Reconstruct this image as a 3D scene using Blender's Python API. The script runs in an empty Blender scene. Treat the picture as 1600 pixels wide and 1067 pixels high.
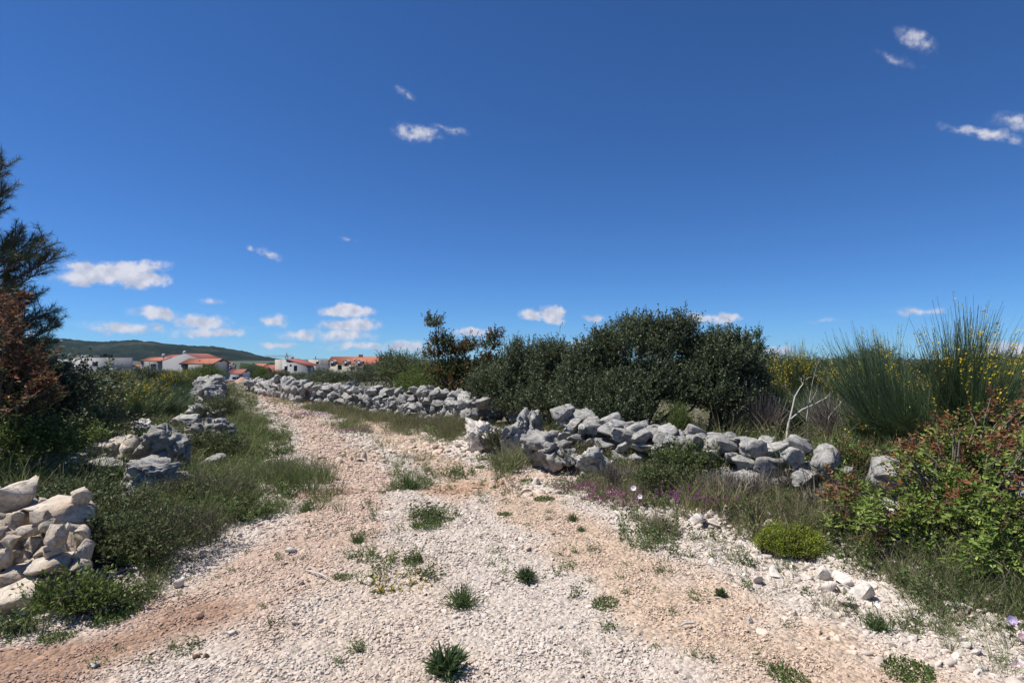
import bpy, bmesh, math, random
import numpy as np
from mathutils import Vector, Matrix, noise as mnoise

# ------------------------------------------------------------------ camera, sky, sun
random.seed(11)
RG = np.random.default_rng(11)
scene = bpy.context.scene
COL = scene.collection
FPX = 889.0                      # focal length in pixels of the 1600 px wide photograph
EYE = 1.6
HORIZON = 560.0
PITCH = math.atan((HORIZON - 533.5) / FPX)
cam_d = bpy.data.cameras.new('camera')
cam_d.sensor_width = 36.0
cam_d.lens = 36.0 * FPX / 1600.0
cam_d.clip_start = 0.05
cam_d.clip_end = 20000
cam = bpy.data.objects.new('camera', cam_d)
COL.objects.link(cam)
cam.location = (0, 0, EYE)
cam.rotation_euler = (math.radians(90) + PITCH, 0, 0)
scene.camera = cam

SUN_EL, SUN_AZ = math.radians(62), math.radians(-88)     # azimuth from +Y, clockwise
SUN_DIR = Vector((math.sin(SUN_AZ) * math.cos(SUN_EL), math.cos(SUN_AZ) * math.cos(SUN_EL), math.sin(SUN_EL)))
sun_d = bpy.data.lights.new('sun', 'SUN')
sun_d.energy = 4.6
sun_d.angle = math.radians(0.53)
sun_d.color = (1.0, 0.955, 0.88)
sun = bpy.data.objects.new('sun', sun_d)
COL.objects.link(sun)
sun.rotation_euler = SUN_DIR.to_track_quat('Z', 'Y').to_euler()
sun.location = SUN_DIR * 50

vs = scene.view_settings
vs.view_transform = 'Standard'
vs.look = 'None'
vs.gamma = 1.0
vs.use_curve_mapping = False
vs.exposure = 0.45
scene.cycles.use_denoising = True
scene.cycles.max_bounces = 6
scene.cycles.diffuse_bounces = 4
scene.cycles.glossy_bounces = 2
scene.cycles.transmission_bounces = 3
scene.cycles.transparent_max_bounces = 4


def ray(px, py):
    xc, yc = (px - 800.0) / FPX, (533.5 - py) / FPX
    c, s = math.cos(PITCH), math.sin(PITCH)
    return Vector((xc, c - yc * s, s + yc * c))


def G(px, py, z=0.0):            # the place on level z that the photograph shows at px, py
    d = ray(px, py)
    t = (z - EYE) / d.z
    return Vector((d.x * t, d.y * t, z))


def P(px, py, Y):                # the place at distance Y
    d = ray(px, py)
    t = Y / d.y
    return Vector((d.x * t, Y, EYE + d.z * t))


world = bpy.data.worlds.new('World')
scene.world = world
world.use_nodes = True
wn, wl = world.node_tree.nodes, world.node_tree.links
wn.clear()
w_out = wn.new('ShaderNodeOutputWorld')
w_bg = wn.new('ShaderNodeBackground')
w_bg.inputs['Strength'].default_value = 0.092
sky = wn.new('ShaderNodeTexSky')
sky.sky_type = 'NISHITA'
sky.sun_disc = False
sky.sun_elevation = SUN_EL
sky.sun_rotation = SUN_AZ
sky.altitude = 0
sky.air_density = 0.7
sky.dust_density = 0.0
sky.ozone_density = 2.0
# clouds: x, y, half width, half height (pixels), roll, thickness
CLOUDS = [(652, 208, 42, 14, 6, .66), (700, 202, 40, 7, 10, .36), (634, 148, 22, 6, 18, .36), (1428, 64, 34, 11, 42, .58), (1398, 90, 40, 6, 38, .3),
          (1540, 208, 56, 7, 26, .58), (1588, 191, 34, 10, 20, .46),
          (178, 427, 74, 14, -14, 1.5), (222, 438, 40, 12, -8, 1.3), (138, 417, 34, 9, -4, .8), (425, 396, 26, 8, 15, .55), (246, 490, 38, 11, 3, 1.0), (195, 513, 66, 9, 0, .75),
          (315, 503, 48, 11, 0, 1.0), (330, 520, 68, 9, -4, .75), (330, 473, 18, 6, 0, .5), (433, 501, 22, 9, 0, .95), (470, 522, 44, 9, 0, .85), (542, 486, 46, 11, 0, 1.4),
          (548, 507, 52, 11, -3, 1.2), (535, 523, 62, 11, 0, .8), (440, 538, 34, 6, 0, .8), (560, 540, 70, 9, 0, .7), (635, 541, 56, 12, 0, .8), (690, 548, 60, 10, 0, .6),
          (862, 490, 26, 15, 18, 1.5), (832, 492, 24, 10, 5, 1.1), (740, 518, 38, 9, 0, 1.1), (928, 498, 20, 7, 0, .8), (905, 537, 24, 9, 0, .9), (1095, 496, 26, 8, 5, .9),
          (1130, 497, 32, 10, 5, 1.1), (1160, 535, 24, 10, 0, .6), (1432, 488, 32, 6, 0, .7), (1590, 550, 62, 13, 0, 1.2), (1290, 502, 30, 5, 0, .25), (545, 374, 20, 5, 0, .3), (388, 388, 12, 6, 0, .45), (1210, 548, 40, 10, 0, .8)]
cl = [(ray(x, y).normalized(), a / FPX, b / FPX, math.radians(r), o) for x, y, a, b, r, o in CLOUDS]
for k in range(30):              # the same kind of sky all round, outside the frame
    az = math.radians(random.uniform(48, 312))
    el = math.radians(abs(random.gauss(2, 8)) + 1.5)
    cl.append((Vector((math.sin(az) * math.cos(el), math.cos(az) * math.cos(el), math.sin(el))), random.uniform(.03, .09), random.uniform(.008, .02), random.uniform(-.2, .2), random.uniform(.5, 1.3)))


def wmath(op, a, b=None, c=None):
    n = wn.new('ShaderNodeMath')
    n.operation = op
    for i, v in enumerate((a, b, c)):
        if v is None:
            continue
        if isinstance(v, (int, float)):
            n.inputs[i].default_value = v
        else:
            wl.new(v, n.inputs[i])
    return n.outputs[0]


tc = wn.new('ShaderNodeTexCoord')
nz = wn.new('ShaderNodeTexNoise')
nz.inputs['Scale'].default_value = 26
nz.inputs['Detail'].default_value = 4
wl.new(tc.outputs['Generated'], nz.inputs['Vector'])
off = wn.new('ShaderNodeVectorMath')
off.operation = 'MULTIPLY_ADD'
off.inputs[1].default_value = (.034, .034, .026)
wl.new(nz.outputs['Color'], off.inputs[0])
sub = wn.new('ShaderNodeVectorMath')
sub.operation = 'SUBTRACT'
sub.inputs[1].default_value = (.017, .017, .013)
wl.new(tc.outputs['Generated'], sub.inputs[0])
wl.new(sub.outputs[0], off.inputs[2])
mx = None
for c, a, b, r, o in cl:
    zax = c
    xax = Vector((c.y, -c.x, 0)).normalized()
    yax = zax.cross(xax)
    R = Matrix((xax, yax, zax)).transposed() @ Matrix.Rotation(r, 3, 'Z')
    mp = wn.new('ShaderNodeMapping')
    mp.vector_type = 'TEXTURE'
    mp.inputs['Location'].default_value = c
    mp.inputs['Rotation'].default_value = R.to_euler('XYZ')
    mp.inputs['Scale'].default_value = (a * 1.0, b * 1.15, .3)
    wl.new(off.outputs[0], mp.inputs['Vector'])
    ln = wn.new('ShaderNodeVectorMath')
    ln.operation = 'LENGTH'
    wl.new(mp.outputs[0], ln.inputs[0])
    v = wmath('MULTIPLY_ADD', ln.outputs['Value'], -o, o)
    mx = v if mx is None else wmath('MAXIMUM', mx, v)
n2 = wn.new('ShaderNodeTexNoise')
n2.inputs['Scale'].default_value = 70
n2.inputs['Detail'].default_value = 6
n2.inputs['Roughness'].default_value = .6
wl.new(tc.outputs['Generated'], n2.inputs['Vector'])
m0 = wmath('MAXIMUM', mx, 0)
gate = wmath('MINIMUM', wmath('MULTIPLY', m0, 3), 1)
nn = wmath('MULTIPLY', wmath('MULTIPLY_ADD', n2.outputs['Fac'], 1.7, -.88), gate)
dens = wmath('MULTIPLY_ADD', m0, 1.25, nn)
mr = wn.new('ShaderNodeMapRange')
mr.interpolation_type = 'SMOOTHSTEP'
mr.inputs['From Min'].default_value = .02
mr.inputs['From Max'].default_value = .85
mr.inputs['To Max'].default_value = .93
wl.new(dens, mr.inputs['Value'])
cmix = wn.new('ShaderNodeMix')
cmix.data_type = 'RGBA'
wl.new(mr.outputs[0], cmix.inputs['Factor'])
deep = wn.new('ShaderNodeMix')          # the camera's deep rendering of a clear blue sky, the same in every direction
deep.data_type = 'RGBA'
deep.blend_type = 'MULTIPLY'
deep.inputs['Factor'].default_value = 1
deep.inputs['B'].default_value = (.31, .585, .935, 1)
wl.new(sky.outputs[0], deep.inputs['A'])
wl.new(deep.outputs['Result'], cmix.inputs['A'])
n4 = wn.new('ShaderNodeTexNoise')
n4.inputs['Scale'].default_value = 48
n4.inputs['Detail'].default_value = 4
sh = wn.new('ShaderNodeVectorMath')
sh.operation = 'ADD'
sh.inputs[1].default_value = (-.004, 0, .009)
wl.new(tc.outputs['Generated'], sh.inputs[0])
wl.new(sh.outputs[0], n4.inputs['Vector'])
n5 = wn.new('ShaderNodeTexNoise')
n5.inputs['Scale'].default_value = 48
n5.inputs['Detail'].default_value = 4
wl.new(tc.outputs['Generated'], n5.inputs['Vector'])
lit = wmath('MULTIPLY_ADD', wmath('SUBTRACT', n5.outputs['Fac'], n4.outputs['Fac']), 3.2, .6)  # sunlit and shaded sides of the cloud billows, painted into their colour
ccol = wn.new('ShaderNodeMix')
ccol.data_type = 'RGBA'
ccol.clamp_factor = True
wl.new(lit, ccol.inputs['Factor'])
ccol.inputs['A'].default_value = (3.9, 4.2, 5.2, 1)
ccol.inputs['B'].default_value = (6.0, 6.0, 6.6, 1)
wl.new(ccol.outputs['Result'], cmix.inputs['B'])
wl.new(cmix.outputs['Result'], w_bg.inputs['Color'])
wl.new(w_bg.outputs[0], w_out.inputs['Surface'])


# ------------------------------------------------------------------ helpers
def tag(o, label=None, cat=None, group=None, kind=None):
    for k, v in (('label', label), ('category', cat), ('group', group), ('kind', kind)):
        if v:
            o[k] = v
    return o


def empty(name, loc, rz=0.0):
    o = bpy.data.objects.new(name, None)
    o.location = loc
    o.rotation_euler = (0, 0, rz)
    o.empty_display_size = .1
    COL.objects.link(o)
    return o


def new_mesh(name, V, F, mat=None, cols=None, smooth=False):
    """V (n,3); F (m,k) one face size, or a list of such arrays; cols (n,3) into the colour attribute col"""
    V = np.asarray(V, dtype=np.float32).reshape(-1, 3)
    Fs = F if isinstance(F, list) else [F]
    Fs = [np.asarray(f, dtype=np.int32) for f in Fs if len(f)]
    me = bpy.data.meshes.new(name)
    me.vertices.add(len(V))
    me.vertices.foreach_set('co', V.ravel())
    loops = np.concatenate([f.ravel() for f in Fs])
    sizes = np.concatenate([np.full(len(f), f.shape[1], dtype=np.int32) for f in Fs])
    starts = np.concatenate(([0], np.cumsum(sizes)[:-1])).astype(np.int32)
    me.loops.add(len(loops))
    me.loops.foreach_set('vertex_index', loops)
    me.polygons.add(len(sizes))
    me.polygons.foreach_set('loop_start', starts)
    if cols is not None:
        a = me.attributes.new('col', 'FLOAT_COLOR', 'POINT')
        c4 = np.ones((len(V), 4), dtype=np.float32)
        c4[:, :3] = cols
        a.data.foreach_set('color', c4.ravel())
    me.update(calc_edges=True)
    if smooth:
        me.polygons.foreach_set('use_smooth', np.ones(len(sizes), dtype=bool))
    if mat:
        me.materials.append(mat)
    return me


def put(name, me, parent=None, loc=None, link=True):
    o = bpy.data.objects.new(name, me)
    if parent:
        o.parent = parent
    if loc is not None:
        o.location = loc
    COL.objects.link(o)
    return o


class Geo:                        # collects quads and triangles with colours into one mesh
    def __init__(s):
        s.V, s.Q, s.T, s.C, s.n = [], [], [], [], 0

    def add(s, V, Q=None, T=None, C=None):
        V = np.asarray(V, dtype=np.float32).reshape(-1, 3)
        s.V.append(V)
        if Q is not None and len(Q):
            s.Q.append(np.asarray(Q, dtype=np.int32) + s.n)
        if T is not None and len(T):
            s.T.append(np.asarray(T, dtype=np.int32) + s.n)
        if C is None:
            C = (.5, .5, .5)
        C = np.asarray(C, dtype=np.float32)
        s.C.append(np.broadcast_to(C, V.shape) if C.ndim == 1 else C)
        s.n += len(V)

    def mesh(s, name, mat, smooth=False):
        F = []
        if s.Q:
            F.append(np.concatenate(s.Q))
        if s.T:
            F.append(np.concatenate(s.T))
        return new_mesh(name, np.concatenate(s.V), F, mat, np.concatenate(s.C), smooth)

    def box(s, x0, x1, y0, y1, z0, z1, C=None):
        V = [(x, y, z) for z in (z0, z1) for x, y in ((x0, y0), (x1, y0), (x1, y1), (x0, y1))]
        s.add(V, [(3, 2, 1, 0), (4, 5, 6, 7), (0, 1, 5, 4), (1, 2, 6, 5), (2, 3, 7, 6), (3, 0, 4, 7)], None, C)

    def poly(s, pts, C=None):     # closed solid from bottom ring + top ring is not needed here: a quad or triangle
        s.add(pts, [list(range(4))] if len(pts) == 4 else None, [list(range(3))] if len(pts) == 3 else None, C)

    def tube(s, pts, radii, sides=6, C=None):
        pts = np.asarray(pts, dtype=float)
        k = len(pts)
        d = np.gradient(pts, axis=0)
        d /= np.linalg.norm(d, axis=1)[:, None] + 1e-9
        ref = np.array((.31, .17, .93)) if abs(d[0][2]) < .8 else np.array((.93, .17, .31))
        a = np.cross(d, ref)
        a /= np.linalg.norm(a, axis=1)[:, None] + 1e-9
        b = np.cross(d, a)
        th = np.arange(sides) * 2 * math.pi / sides
        ring = a[:, None] * np.cos(th)[None, :, None] + b[:, None] * np.sin(th)[None, :, None]
        V = (pts[:, None] + ring * np.asarray(radii)[:, None, None]).reshape(-1, 3)
        Q = []
        for i in range(k - 1):
            for j in range(sides):
                j2 = (j + 1) % sides
                Q.append((i * sides + j, i * sides + j2, (i + 1) * sides + j2, (i + 1) * sides + j))
        s.add(V, Q, None, C)


def unit(a):
    return a / (np.linalg.norm(a, axis=-1, keepdims=True) + 1e-9)


def rdir(n, rng):
    return unit(rng.normal(size=(n, 3)))


def smooth01(a, b, x):
    t = np.clip((x - a) / (b - a), 0, 1)
    return t * t * (3 - 2 * t)


def vnoise(x, y, s, seed=0):
    """cheap smooth value noise, 0..1, vectorised"""
    x = np.asarray(x) / s + seed * 17.3
    y = np.asarray(y) / s - seed * 9.1
    xi, yi = np.floor(x), np.floor(y)
    fx, fy = x - xi, y - yi
    fx, fy = fx * fx * (3 - 2 * fx), fy * fy * (3 - 2 * fy)

    def h(a, b):
        v = np.sin(a * 127.1 + b * 311.7 + seed * 5.7) * 43758.5453
        return v - np.floor(v)
    return (h(xi, yi) * (1 - fx) + h(xi + 1, yi) * fx) * (1 - fy) + (h(xi, yi + 1) * (1 - fx) + h(xi + 1, yi + 1) * fx) * fy


# ------------------------------------------------------------------ materials
def mat_new(name):
    m = bpy.data.materials.new(name)
    m.use_nodes = True
    nt = m.node_tree
    b = nt.nodes['Principled BSDF']
    return m, nt, nt.nodes, nt.links, b


def plain(name, col, rough=.7, noise=0.0, scale=8.0, bump=0.0, metallic=0.0):
    m, nt, N, L, b = mat_new(name)
    b.inputs['Roughness'].default_value = rough
    b.inputs['Metallic'].default_value = metallic
    b.inputs['Base Color'].default_value = (*col, 1)
    if noise or bump:
        t = N.new('ShaderNodeTexCoord')
        n = N.new('ShaderNodeTexNoise')
        n.inputs['Scale'].default_value = scale
        n.inputs['Detail'].default_value = 5
        L.new(t.outputs['Object'], n.inputs['Vector'])
        if noise:
            mx_ = N.new('ShaderNodeMix')
            mx_.data_type = 'RGBA'
            L.new(n.outputs['Fac'], mx_.inputs['Factor'])
            mx_.inputs['A'].default_value = (*[c * (1 - noise) for c in col], 1)
            mx_.inputs['B'].default_value = (*[min(1, c * (1 + noise)) for c in col], 1)
            L.new(mx_.outputs['Result'], b.inputs['Base Color'])
        if bump:
            bp = N.new('ShaderNodeBump')
            bp.inputs['Strength'].default_value = bump
            bp.inputs['Distance'].default_value = .02
            L.new(n.outputs['Fac'], bp.inputs['Height'])
            L.new(bp.outputs[0], b.inputs['Normal'])
    return m


def leaf_mat(name, rough=.5, trans=.25, spec=.4, tint=False):
    m, nt, N, L, b = mat_new(name)
    a = N.new('ShaderNodeAttribute')
    a.attribute_name = 'col'
    src = a.outputs['Color']
    if tint:
        a2 = N.new('ShaderNodeAttribute')
        a2.attribute_type = 'INSTANCER'
        a2.attribute_name = 'tint'
        mu = N.new('ShaderNodeMix')
        mu.data_type = 'RGBA'
        mu.blend_type = 'MULTIPLY'
        mu.inputs['Factor'].default_value = 1
        L.new(a.outputs['Color'], mu.inputs['A'])
        L.new(a2.outputs['Color'], mu.inputs['B'])
        src = mu.outputs['Result']
    L.new(src, b.inputs['Base Color'])
    b.inputs['Roughness'].default_value = rough
    b.inputs['Specular IOR Level'].default_value = spec
    if trans:
        t = N.new('ShaderNodeBsdfTranslucent')
        L.new(src, t.inputs['Color'])
        ms = N.new('ShaderNodeMixShader')
        ms.inputs['Fac'].default_value = trans
        L.new(b.outputs[0], ms.inputs[1])
        L.new(t.outputs[0], ms.inputs[2])
        L.new(ms.outputs[0], N['Material Output'].inputs['Surface'])
    return m


def rock_mat(name, light, mid, dark, stain, stain_amt, scale=3.0, relief=.02):
    m, nt, N, L, b = mat_new(name)
    b.inputs['Roughness'].default_value = .9
    b.inputs['Specular IOR Level'].default_value = .2
    t = N.new('ShaderNodeTexCoord')
    oi = N.new('ShaderNodeObjectInfo')
    ad = N.new('ShaderNodeVectorMath')
    ad.operation = 'ADD'
    sc_ = N.new('ShaderNodeVectorMath')
    sc_.operation = 'SCALE'
    sc_.inputs['Scale'].default_value = 1
    L.new(t.outputs['Object'], ad.inputs[0])
    rnd = N.new('ShaderNodeMath')
    rnd.operation = 'MULTIPLY'
    rnd.inputs[1].default_value = 37
    L.new(oi.outputs['Random'], rnd.inputs[0])
    L.new(rnd.outputs[0], ad.inputs[1])
    n1 = N.new('ShaderNodeTexNoise')
    n1.inputs['Scale'].default_value = scale
    n1.inputs['Detail'].default_value = 9
    n1.inputs['Roughness'].default_value = .68
    L.new(ad.outputs[0], n1.inputs['Vector'])
    r = N.new('ShaderNodeValToRGB')
    e = r.color_ramp.elements
    e[0].position, e[0].color = .36, (*dark, 1)
    e[1].position, e[1].color = .62, (*light, 1)
    em = e.new(.46)
    em.color = (*mid, 1)
    L.new(n1.outputs['Fac'], r.inputs['Fac'])
    n3 = N.new('ShaderNodeTexNoise')
    n3.inputs['Scale'].default_value = scale * .5
    n3.inputs['Detail'].default_value = 4
    L.new(ad.outputs[0], n3.inputs['Vector'])
    mr_ = N.new('ShaderNodeMapRange')
    mr_.inputs['From Min'].default_value = .5
    mr_.inputs['From Max'].default_value = .68
    mr_.inputs['To Max'].default_value = stain_amt
    L.new(n3.outputs['Fac'], mr_.inputs['Value'])
    mx_ = N.new('ShaderNodeMix')
    mx_.data_type = 'RGBA'
    L.new(mr_.outputs[0], mx_.inputs['Factor'])
    L.new(r.outputs[0], mx_.inputs['A'])
    mx_.inputs['B'].default_value = (*stain, 1)
    wp = N.new('ShaderNodeVectorMath')
    wp.operation = 'MULTIPLY_ADD'
    wp.inputs[1].default_value = (.5, .5, .5)
    L.new(n3.outputs['Color'], wp.inputs[0])
    L.new(ad.outputs[0], wp.inputs[2])
    ck = N.new('ShaderNodeTexVoronoi')
    ck.feature = 'DISTANCE_TO_EDGE'
    ck.inputs['Scale'].default_value = scale * .55
    L.new(wp.outputs[0], ck.inputs['Vector'])
    cm = N.new('ShaderNodeMapRange')
    cm.inputs['From Max'].default_value = .035
    cm.inputs['To Min'].default_value = .72
    cm.inputs['To Max'].default_value = 1
    L.new(ck.outputs['Distance'], cm.inputs['Value'])
    lc = N.new('ShaderNodeTexNoise')
    lc.inputs['Scale'].default_value = scale * 4
    lc.inputs['Detail'].default_value = 6
    lc.inputs['Roughness'].default_value = .75
    L.new(ad.outputs[0], lc.inputs['Vector'])
    lm = N.new('ShaderNodeMapRange')
    lm.inputs['From Min'].default_value = .56
    lm.inputs['From Max'].default_value = .66
    lm.inputs['To Min'].default_value = 1
    lm.inputs['To Max'].default_value = .55
    L.new(lc.outputs['Fac'], lm.inputs['Value'])
    cl_ = N.new('ShaderNodeMath')
    cl_.operation = 'MULTIPLY'
    L.new(cm.outputs[0], cl_.inputs[0])
    L.new(lm.outputs[0], cl_.inputs[1])
    hv = N.new('ShaderNodeHueSaturation')
    va = N.new('ShaderNodeMath')
    va.operation = 'MULTIPLY_ADD'
    va.inputs[1].default_value = .4
    va.inputs[2].default_value = .8
    L.new(oi.outputs['Random'], va.inputs[0])
    vm = N.new('ShaderNodeMath')
    vm.operation = 'MULTIPLY'
    L.new(va.outputs[0], vm.inputs[0])
    L.new(cl_.outputs[0], vm.inputs[1])
    L.new(vm.outputs[0], hv.inputs['Value'])
    L.new(mx_.outputs['Result'], hv.inputs['Color'])
    L.new(hv.outputs[0], b.inputs['Base Color'])
    vo = N.new('ShaderNodeTexNoise')
    vo.inputs['Scale'].default_value = scale * 5
    vo.inputs['Detail'].default_value = 8
    vo.inputs['Roughness'].default_value = .7
    L.new(ad.outputs[0], vo.inputs['Vector'])
    sm = N.new('ShaderNodeMath')
    sm.operation = 'MULTIPLY_ADD'
    sm.inputs[1].default_value = .5
    L.new(vo.outputs['Fac'], sm.inputs[0])
    sm2 = N.new('ShaderNodeMath')
    sm2.operation = 'MULTIPLY_ADD'
    sm2.inputs[1].default_value = .6
    L.new(cm.outputs[0], sm2.inputs[0])
    L.new(n1.outputs['Fac'], sm2.inputs[2])
    L.new(sm2.outputs[0], sm.inputs[2])
    bp = N.new('ShaderNodeBump')
    bp.inputs['Strength'].default_value = .9
    bp.inputs['Distance'].default_value = relief
    L.new(sm.outputs[0], bp.inputs['Height'])
    L.new(bp.outputs[0], b.inputs['Normal'])
    return m


M_GREY = rock_mat('grey_limestone', (.42, .408, .38), (.31, .302, .285), (.14, .137, .13), (.43, .385, .315), .45)
M_CREAM = rock_mat('cream_limestone', (.64, .58, .49), (.54, .465, .375), (.36, .30, .23), (.48, .33, .215), .65)
M_WHITE = rock_mat('white_limestone', (.66, .625, .57), (.56, .52, .465), (.40, .365, .32), (.54, .43, .335), .4)
M_LOOSE = rock_mat('loose_limestone', (.68, .64, .58), (.58, .54, .48), (.44, .40, .35), (.56, .45, .35), .35, 2.2, .004)
M_BARK = plain('bark', (.13, .105, .085), .9, .4, 14, .6)
M_PBARK = plain('pine_bark', (.11, .075, .06), .9, .4, 12, .8)
M_DEAD = plain('dead_wood', (.5, .47, .43), .85, .25, 20, .4)
M_OAK = leaf_mat('oak_leaf', .55, .2, .28)
M_LEAF = leaf_mat('soft_leaf', .6, .3, .2)
M_STEM = leaf_mat('green_stem', .55, .12, .3)
M_PETAL = leaf_mat('petal', .6, .3, .2)
M_DRY = leaf_mat('dry_twig', .8, .05, .2)
M_GRASS = leaf_mat('grass_blade', .6, .3, .2, tint=True)

# gravel stones take their colour from the point they stand on
M_GRAVEL, _nt, _N, _L, _b = mat_new('gravel_stone')
_a = _N.new('ShaderNodeAttribute')
_a.attribute_type = 'INSTANCER'
_a.attribute_name = 'tint'
_t = _N.new('ShaderNodeTexCoord')
_n = _N.new('ShaderNodeTexNoise')
_n.inputs['Scale'].default_value = 1.6
_n.inputs['Detail'].default_value = 5
_L.new(_t.outputs['Object'], _n.inputs['Vector'])
_m = _N.new('ShaderNodeMapRange')
_m.inputs['To Min'].default_value = .72
_m.inputs['To Max'].default_value = 1.25
_L.new(_n.outputs['Fac'], _m.inputs['Value'])
_v = _N.new('ShaderNodeVectorMath')
_v.operation = 'SCALE'
_L.new(_a.outputs['Color'], _v.inputs[0])
_L.new(_m.outputs[0], _v.inputs['Scale'])
_L.new(_v.outputs[0], _b.inputs['Base Color'])
_b.inputs['Roughness'].default_value = .9
_b.inputs['Specular IOR Level'].default_value = .2

# ------------------------------------------------------------------ lie of the land
LEFT_PX = [(0, 985), (110, 975), (240, 912), (305, 880), (375, 830), (418, 780), (430, 720), (428, 672), (420, 645), (415, 622), (392, 608), (375, 600)]
RIGHT_PX = [(1600, 1048), (1440, 970), (1330, 925), (1180, 874), (1060, 828), (1000, 800), (900, 768), (860, 750), (770, 714), (700, 694), (640, 680), (600, 657), (540, 634), (470, 616), (400, 602)]
LP = np.array([(p.x, p.y) for p in (G(*q) for q in LEFT_PX)])
RP = np.array([(p.x, p.y) for p in (G(*q) for q in RIGHT_PX)])
LP = np.vstack([[(-2.9, -6), (-3.0, 2.5)], LP, [(-24, 44)]])
RP = np.vstack([[(3.2, -6), (2.9, 2.4)], RP, [(-21.5, 44)]])


def xl(y):
    return np.interp(y, LP[:, 1], LP[:, 0])


def xr(y):
    return np.interp(y, RP[:, 1], RP[:, 0])


def outside(x, y):               # metres outside the track, negative on it
    k = .92 - .25 * smooth01(8, 20, y)
    return np.maximum(xl(y) - x, x - xr(y)) * k


def H(x, y):
    x, y = np.asarray(x, float), np.asarray(y, float)
    drop = np.interp(y, [36, 55, 80, 150], [0, -2.3, -4, -8])
    o = outside(x, y)
    bank = .13 * smooth01(.05, .9, o) + .12 * smooth01(.8, 2.5, o)
    far = smooth01(12, 40, y)
    und = (vnoise(x, y, 1.3, 1) - .5) * .10 * smooth01(.0, 1., o) + (vnoise(x, y, .5, 2) - .5) * .03
    bank = bank * (1 - .95 * np.exp(-((x + 3.7) ** 2 / .9 + (y - 3.7) ** 2 / .35)))     # the ground before the stone pile is level with the track
    return drop + bank * (1 - .3 * far) + und


def Hz(x, y):
    return float(H(x, y))


def seg_dist(x, y, pts):
    d = np.full(np.shape(x), 1e9)
    for (ax, ay), (bx, by) in zip(pts[:-1], pts[1:]):
        vx, vy = bx - ax, by - ay
        t = np.clip(((x - ax) * vx + (y - ay) * vy) / (vx * vx + vy * vy + 1e-9), 0, 1)
        d = np.minimum(d, np.hypot(x - ax - t * vx, y - ay - t * vy))
    return d


def W(pxs):
    return [(p.x, p.y) for p in (G(*q) for q in pxs)]


STROKES = [  # where the gravel itself is ochre, pink or where red soil shows through
    (W([(1350, 1067), (1150, 1000), (1000, 905), (900, 830), (800, 780), (720, 748), (660, 705), (600, 672), (540, 647), (480, 628), (430, 612)]), .55, (.55, .405, .29), .82),
    (W([(60, 1050), (300, 970), (420, 890), (530, 815), (570, 765), (530, 705), (480, 660), (440, 632), (410, 614)]), .62, (.50, .345, .255), .72),
    (W([(620, 1067), (600, 960), (600, 880)]), .5, (.56, .45, .36), .5),
    (W([(-60, 1060), (120, 1030), (215, 1000), (290, 972)]), .36, (.30, .17, .105), .75),
    (W([(470, 775), (540, 770)]), .22, (.28, .15, .09), .75),
    (W([(690, 768), (780, 757)]), .22, (.33, .18, .11), .75),
    (W([(700, 770), (850, 745)]), .5, (.5, .32, .21), .5),
]


def ground_col(x, y):
    c = np.empty(np.shape(x) + (3,))
    c[...] = (.555, .49, .43)
    w1 = vnoise(x, y, 1.1, 4)
    c = c * (1 - .35 * w1[..., None]) + np.array((.56, .47, .39)) * (.35 * w1[..., None])
    for pts, wd, colr, amt in STROKES:
        d = seg_dist(x, y, pts) + (vnoise(x, y, .35, 6) - .5) * wd * .9
        w = (amt * (1 - smooth01(wd * .35, wd * 1.15, d)))[..., None]
        c = c * (1 - w) + np.array(colr) * w
    return c


# the ground: one sheet to the horizon
gx = np.concatenate([-np.geomspace(4500, 13.2, 44), np.arange(-13, 13.01, .16), np.geomspace(13.2, 4500, 44)])
gy = np.concatenate([-np.geomspace(400, 6.2, 14), np.arange(-6, 24, .16), np.geomspace(24.2, 5200, 70)])
X, Y = np.meshgrid(gx, gy)
Z = H(X, Y)
nx, ny = len(gx), len(gy)
idx = np.arange(nx * ny).reshape(ny, nx)
Fq = np.stack([idx[:-1, :-1], idx[:-1, 1:], idx[1:, 1:], idx[1:, :-1]], -1).reshape(-1, 4)
M_SOIL, nt, N, L, b = mat_new('scrub_soil')
t = N.new('ShaderNodeTexCoord')
n1 = N.new('ShaderNodeTexNoise')
n1.inputs['Scale'].default_value = 2.2
n1.inputs['Detail'].default_value = 8
L.new(t.outputs['Object'], n1.inputs['Vector'])
rp = N.new('ShaderNodeValToRGB')
rp.color_ramp.elements[0].position, rp.color_ramp.elements[0].color = .35, (.10, .085, .06, 1)
rp.color_ramp.elements[1].position, rp.color_ramp.elements[1].color = .68, (.21, .185, .13, 1)
L.new(n1.outputs['Fac'], rp.inputs['Fac'])
sx_ = N.new('ShaderNodeSeparateXYZ')          # the land below the rise is green with scrub
L.new(t.outputs['Object'], sx_.inputs[0])
mr0 = N.new('ShaderNodeMapRange')
mr0.inputs['From Min'].default_value = 30
mr0.inputs['From Max'].default_value = 60
L.new(sx_.outputs['Y'], mr0.inputs['Value'])
mg = N.new('ShaderNodeMix')
mg.data_type = 'RGBA'
L.new(mr0.outputs[0], mg.inputs['Factor'])
L.new(rp.outputs[0], mg.inputs['A'])
mg.inputs['B'].default_value = (.05, .065, .03, 1)
L.new(mg.outputs['Result'], b.inputs['Base Color'])
b.inputs['Roughness'].default_value = .95
bp = N.new('ShaderNodeBump')
bp.inputs['Distance'].default_value = .05
n2_ = N.new('ShaderNodeTexNoise')
n2_.inputs['Scale'].default_value = 25
n2_.inputs['Detail'].default_value = 6
L.new(t.outputs['Object'], n2_.inputs['Vector'])
L.new(n2_.outputs['Fac'], bp.inputs['Height'])
L.new(bp.outputs[0], b.inputs['Normal'])
tag(put('ground', new_mesh('ground', np.stack([X, Y, Z], -1).reshape(-1, 3), Fq, M_SOIL, smooth=True)), kind='structure')

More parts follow.
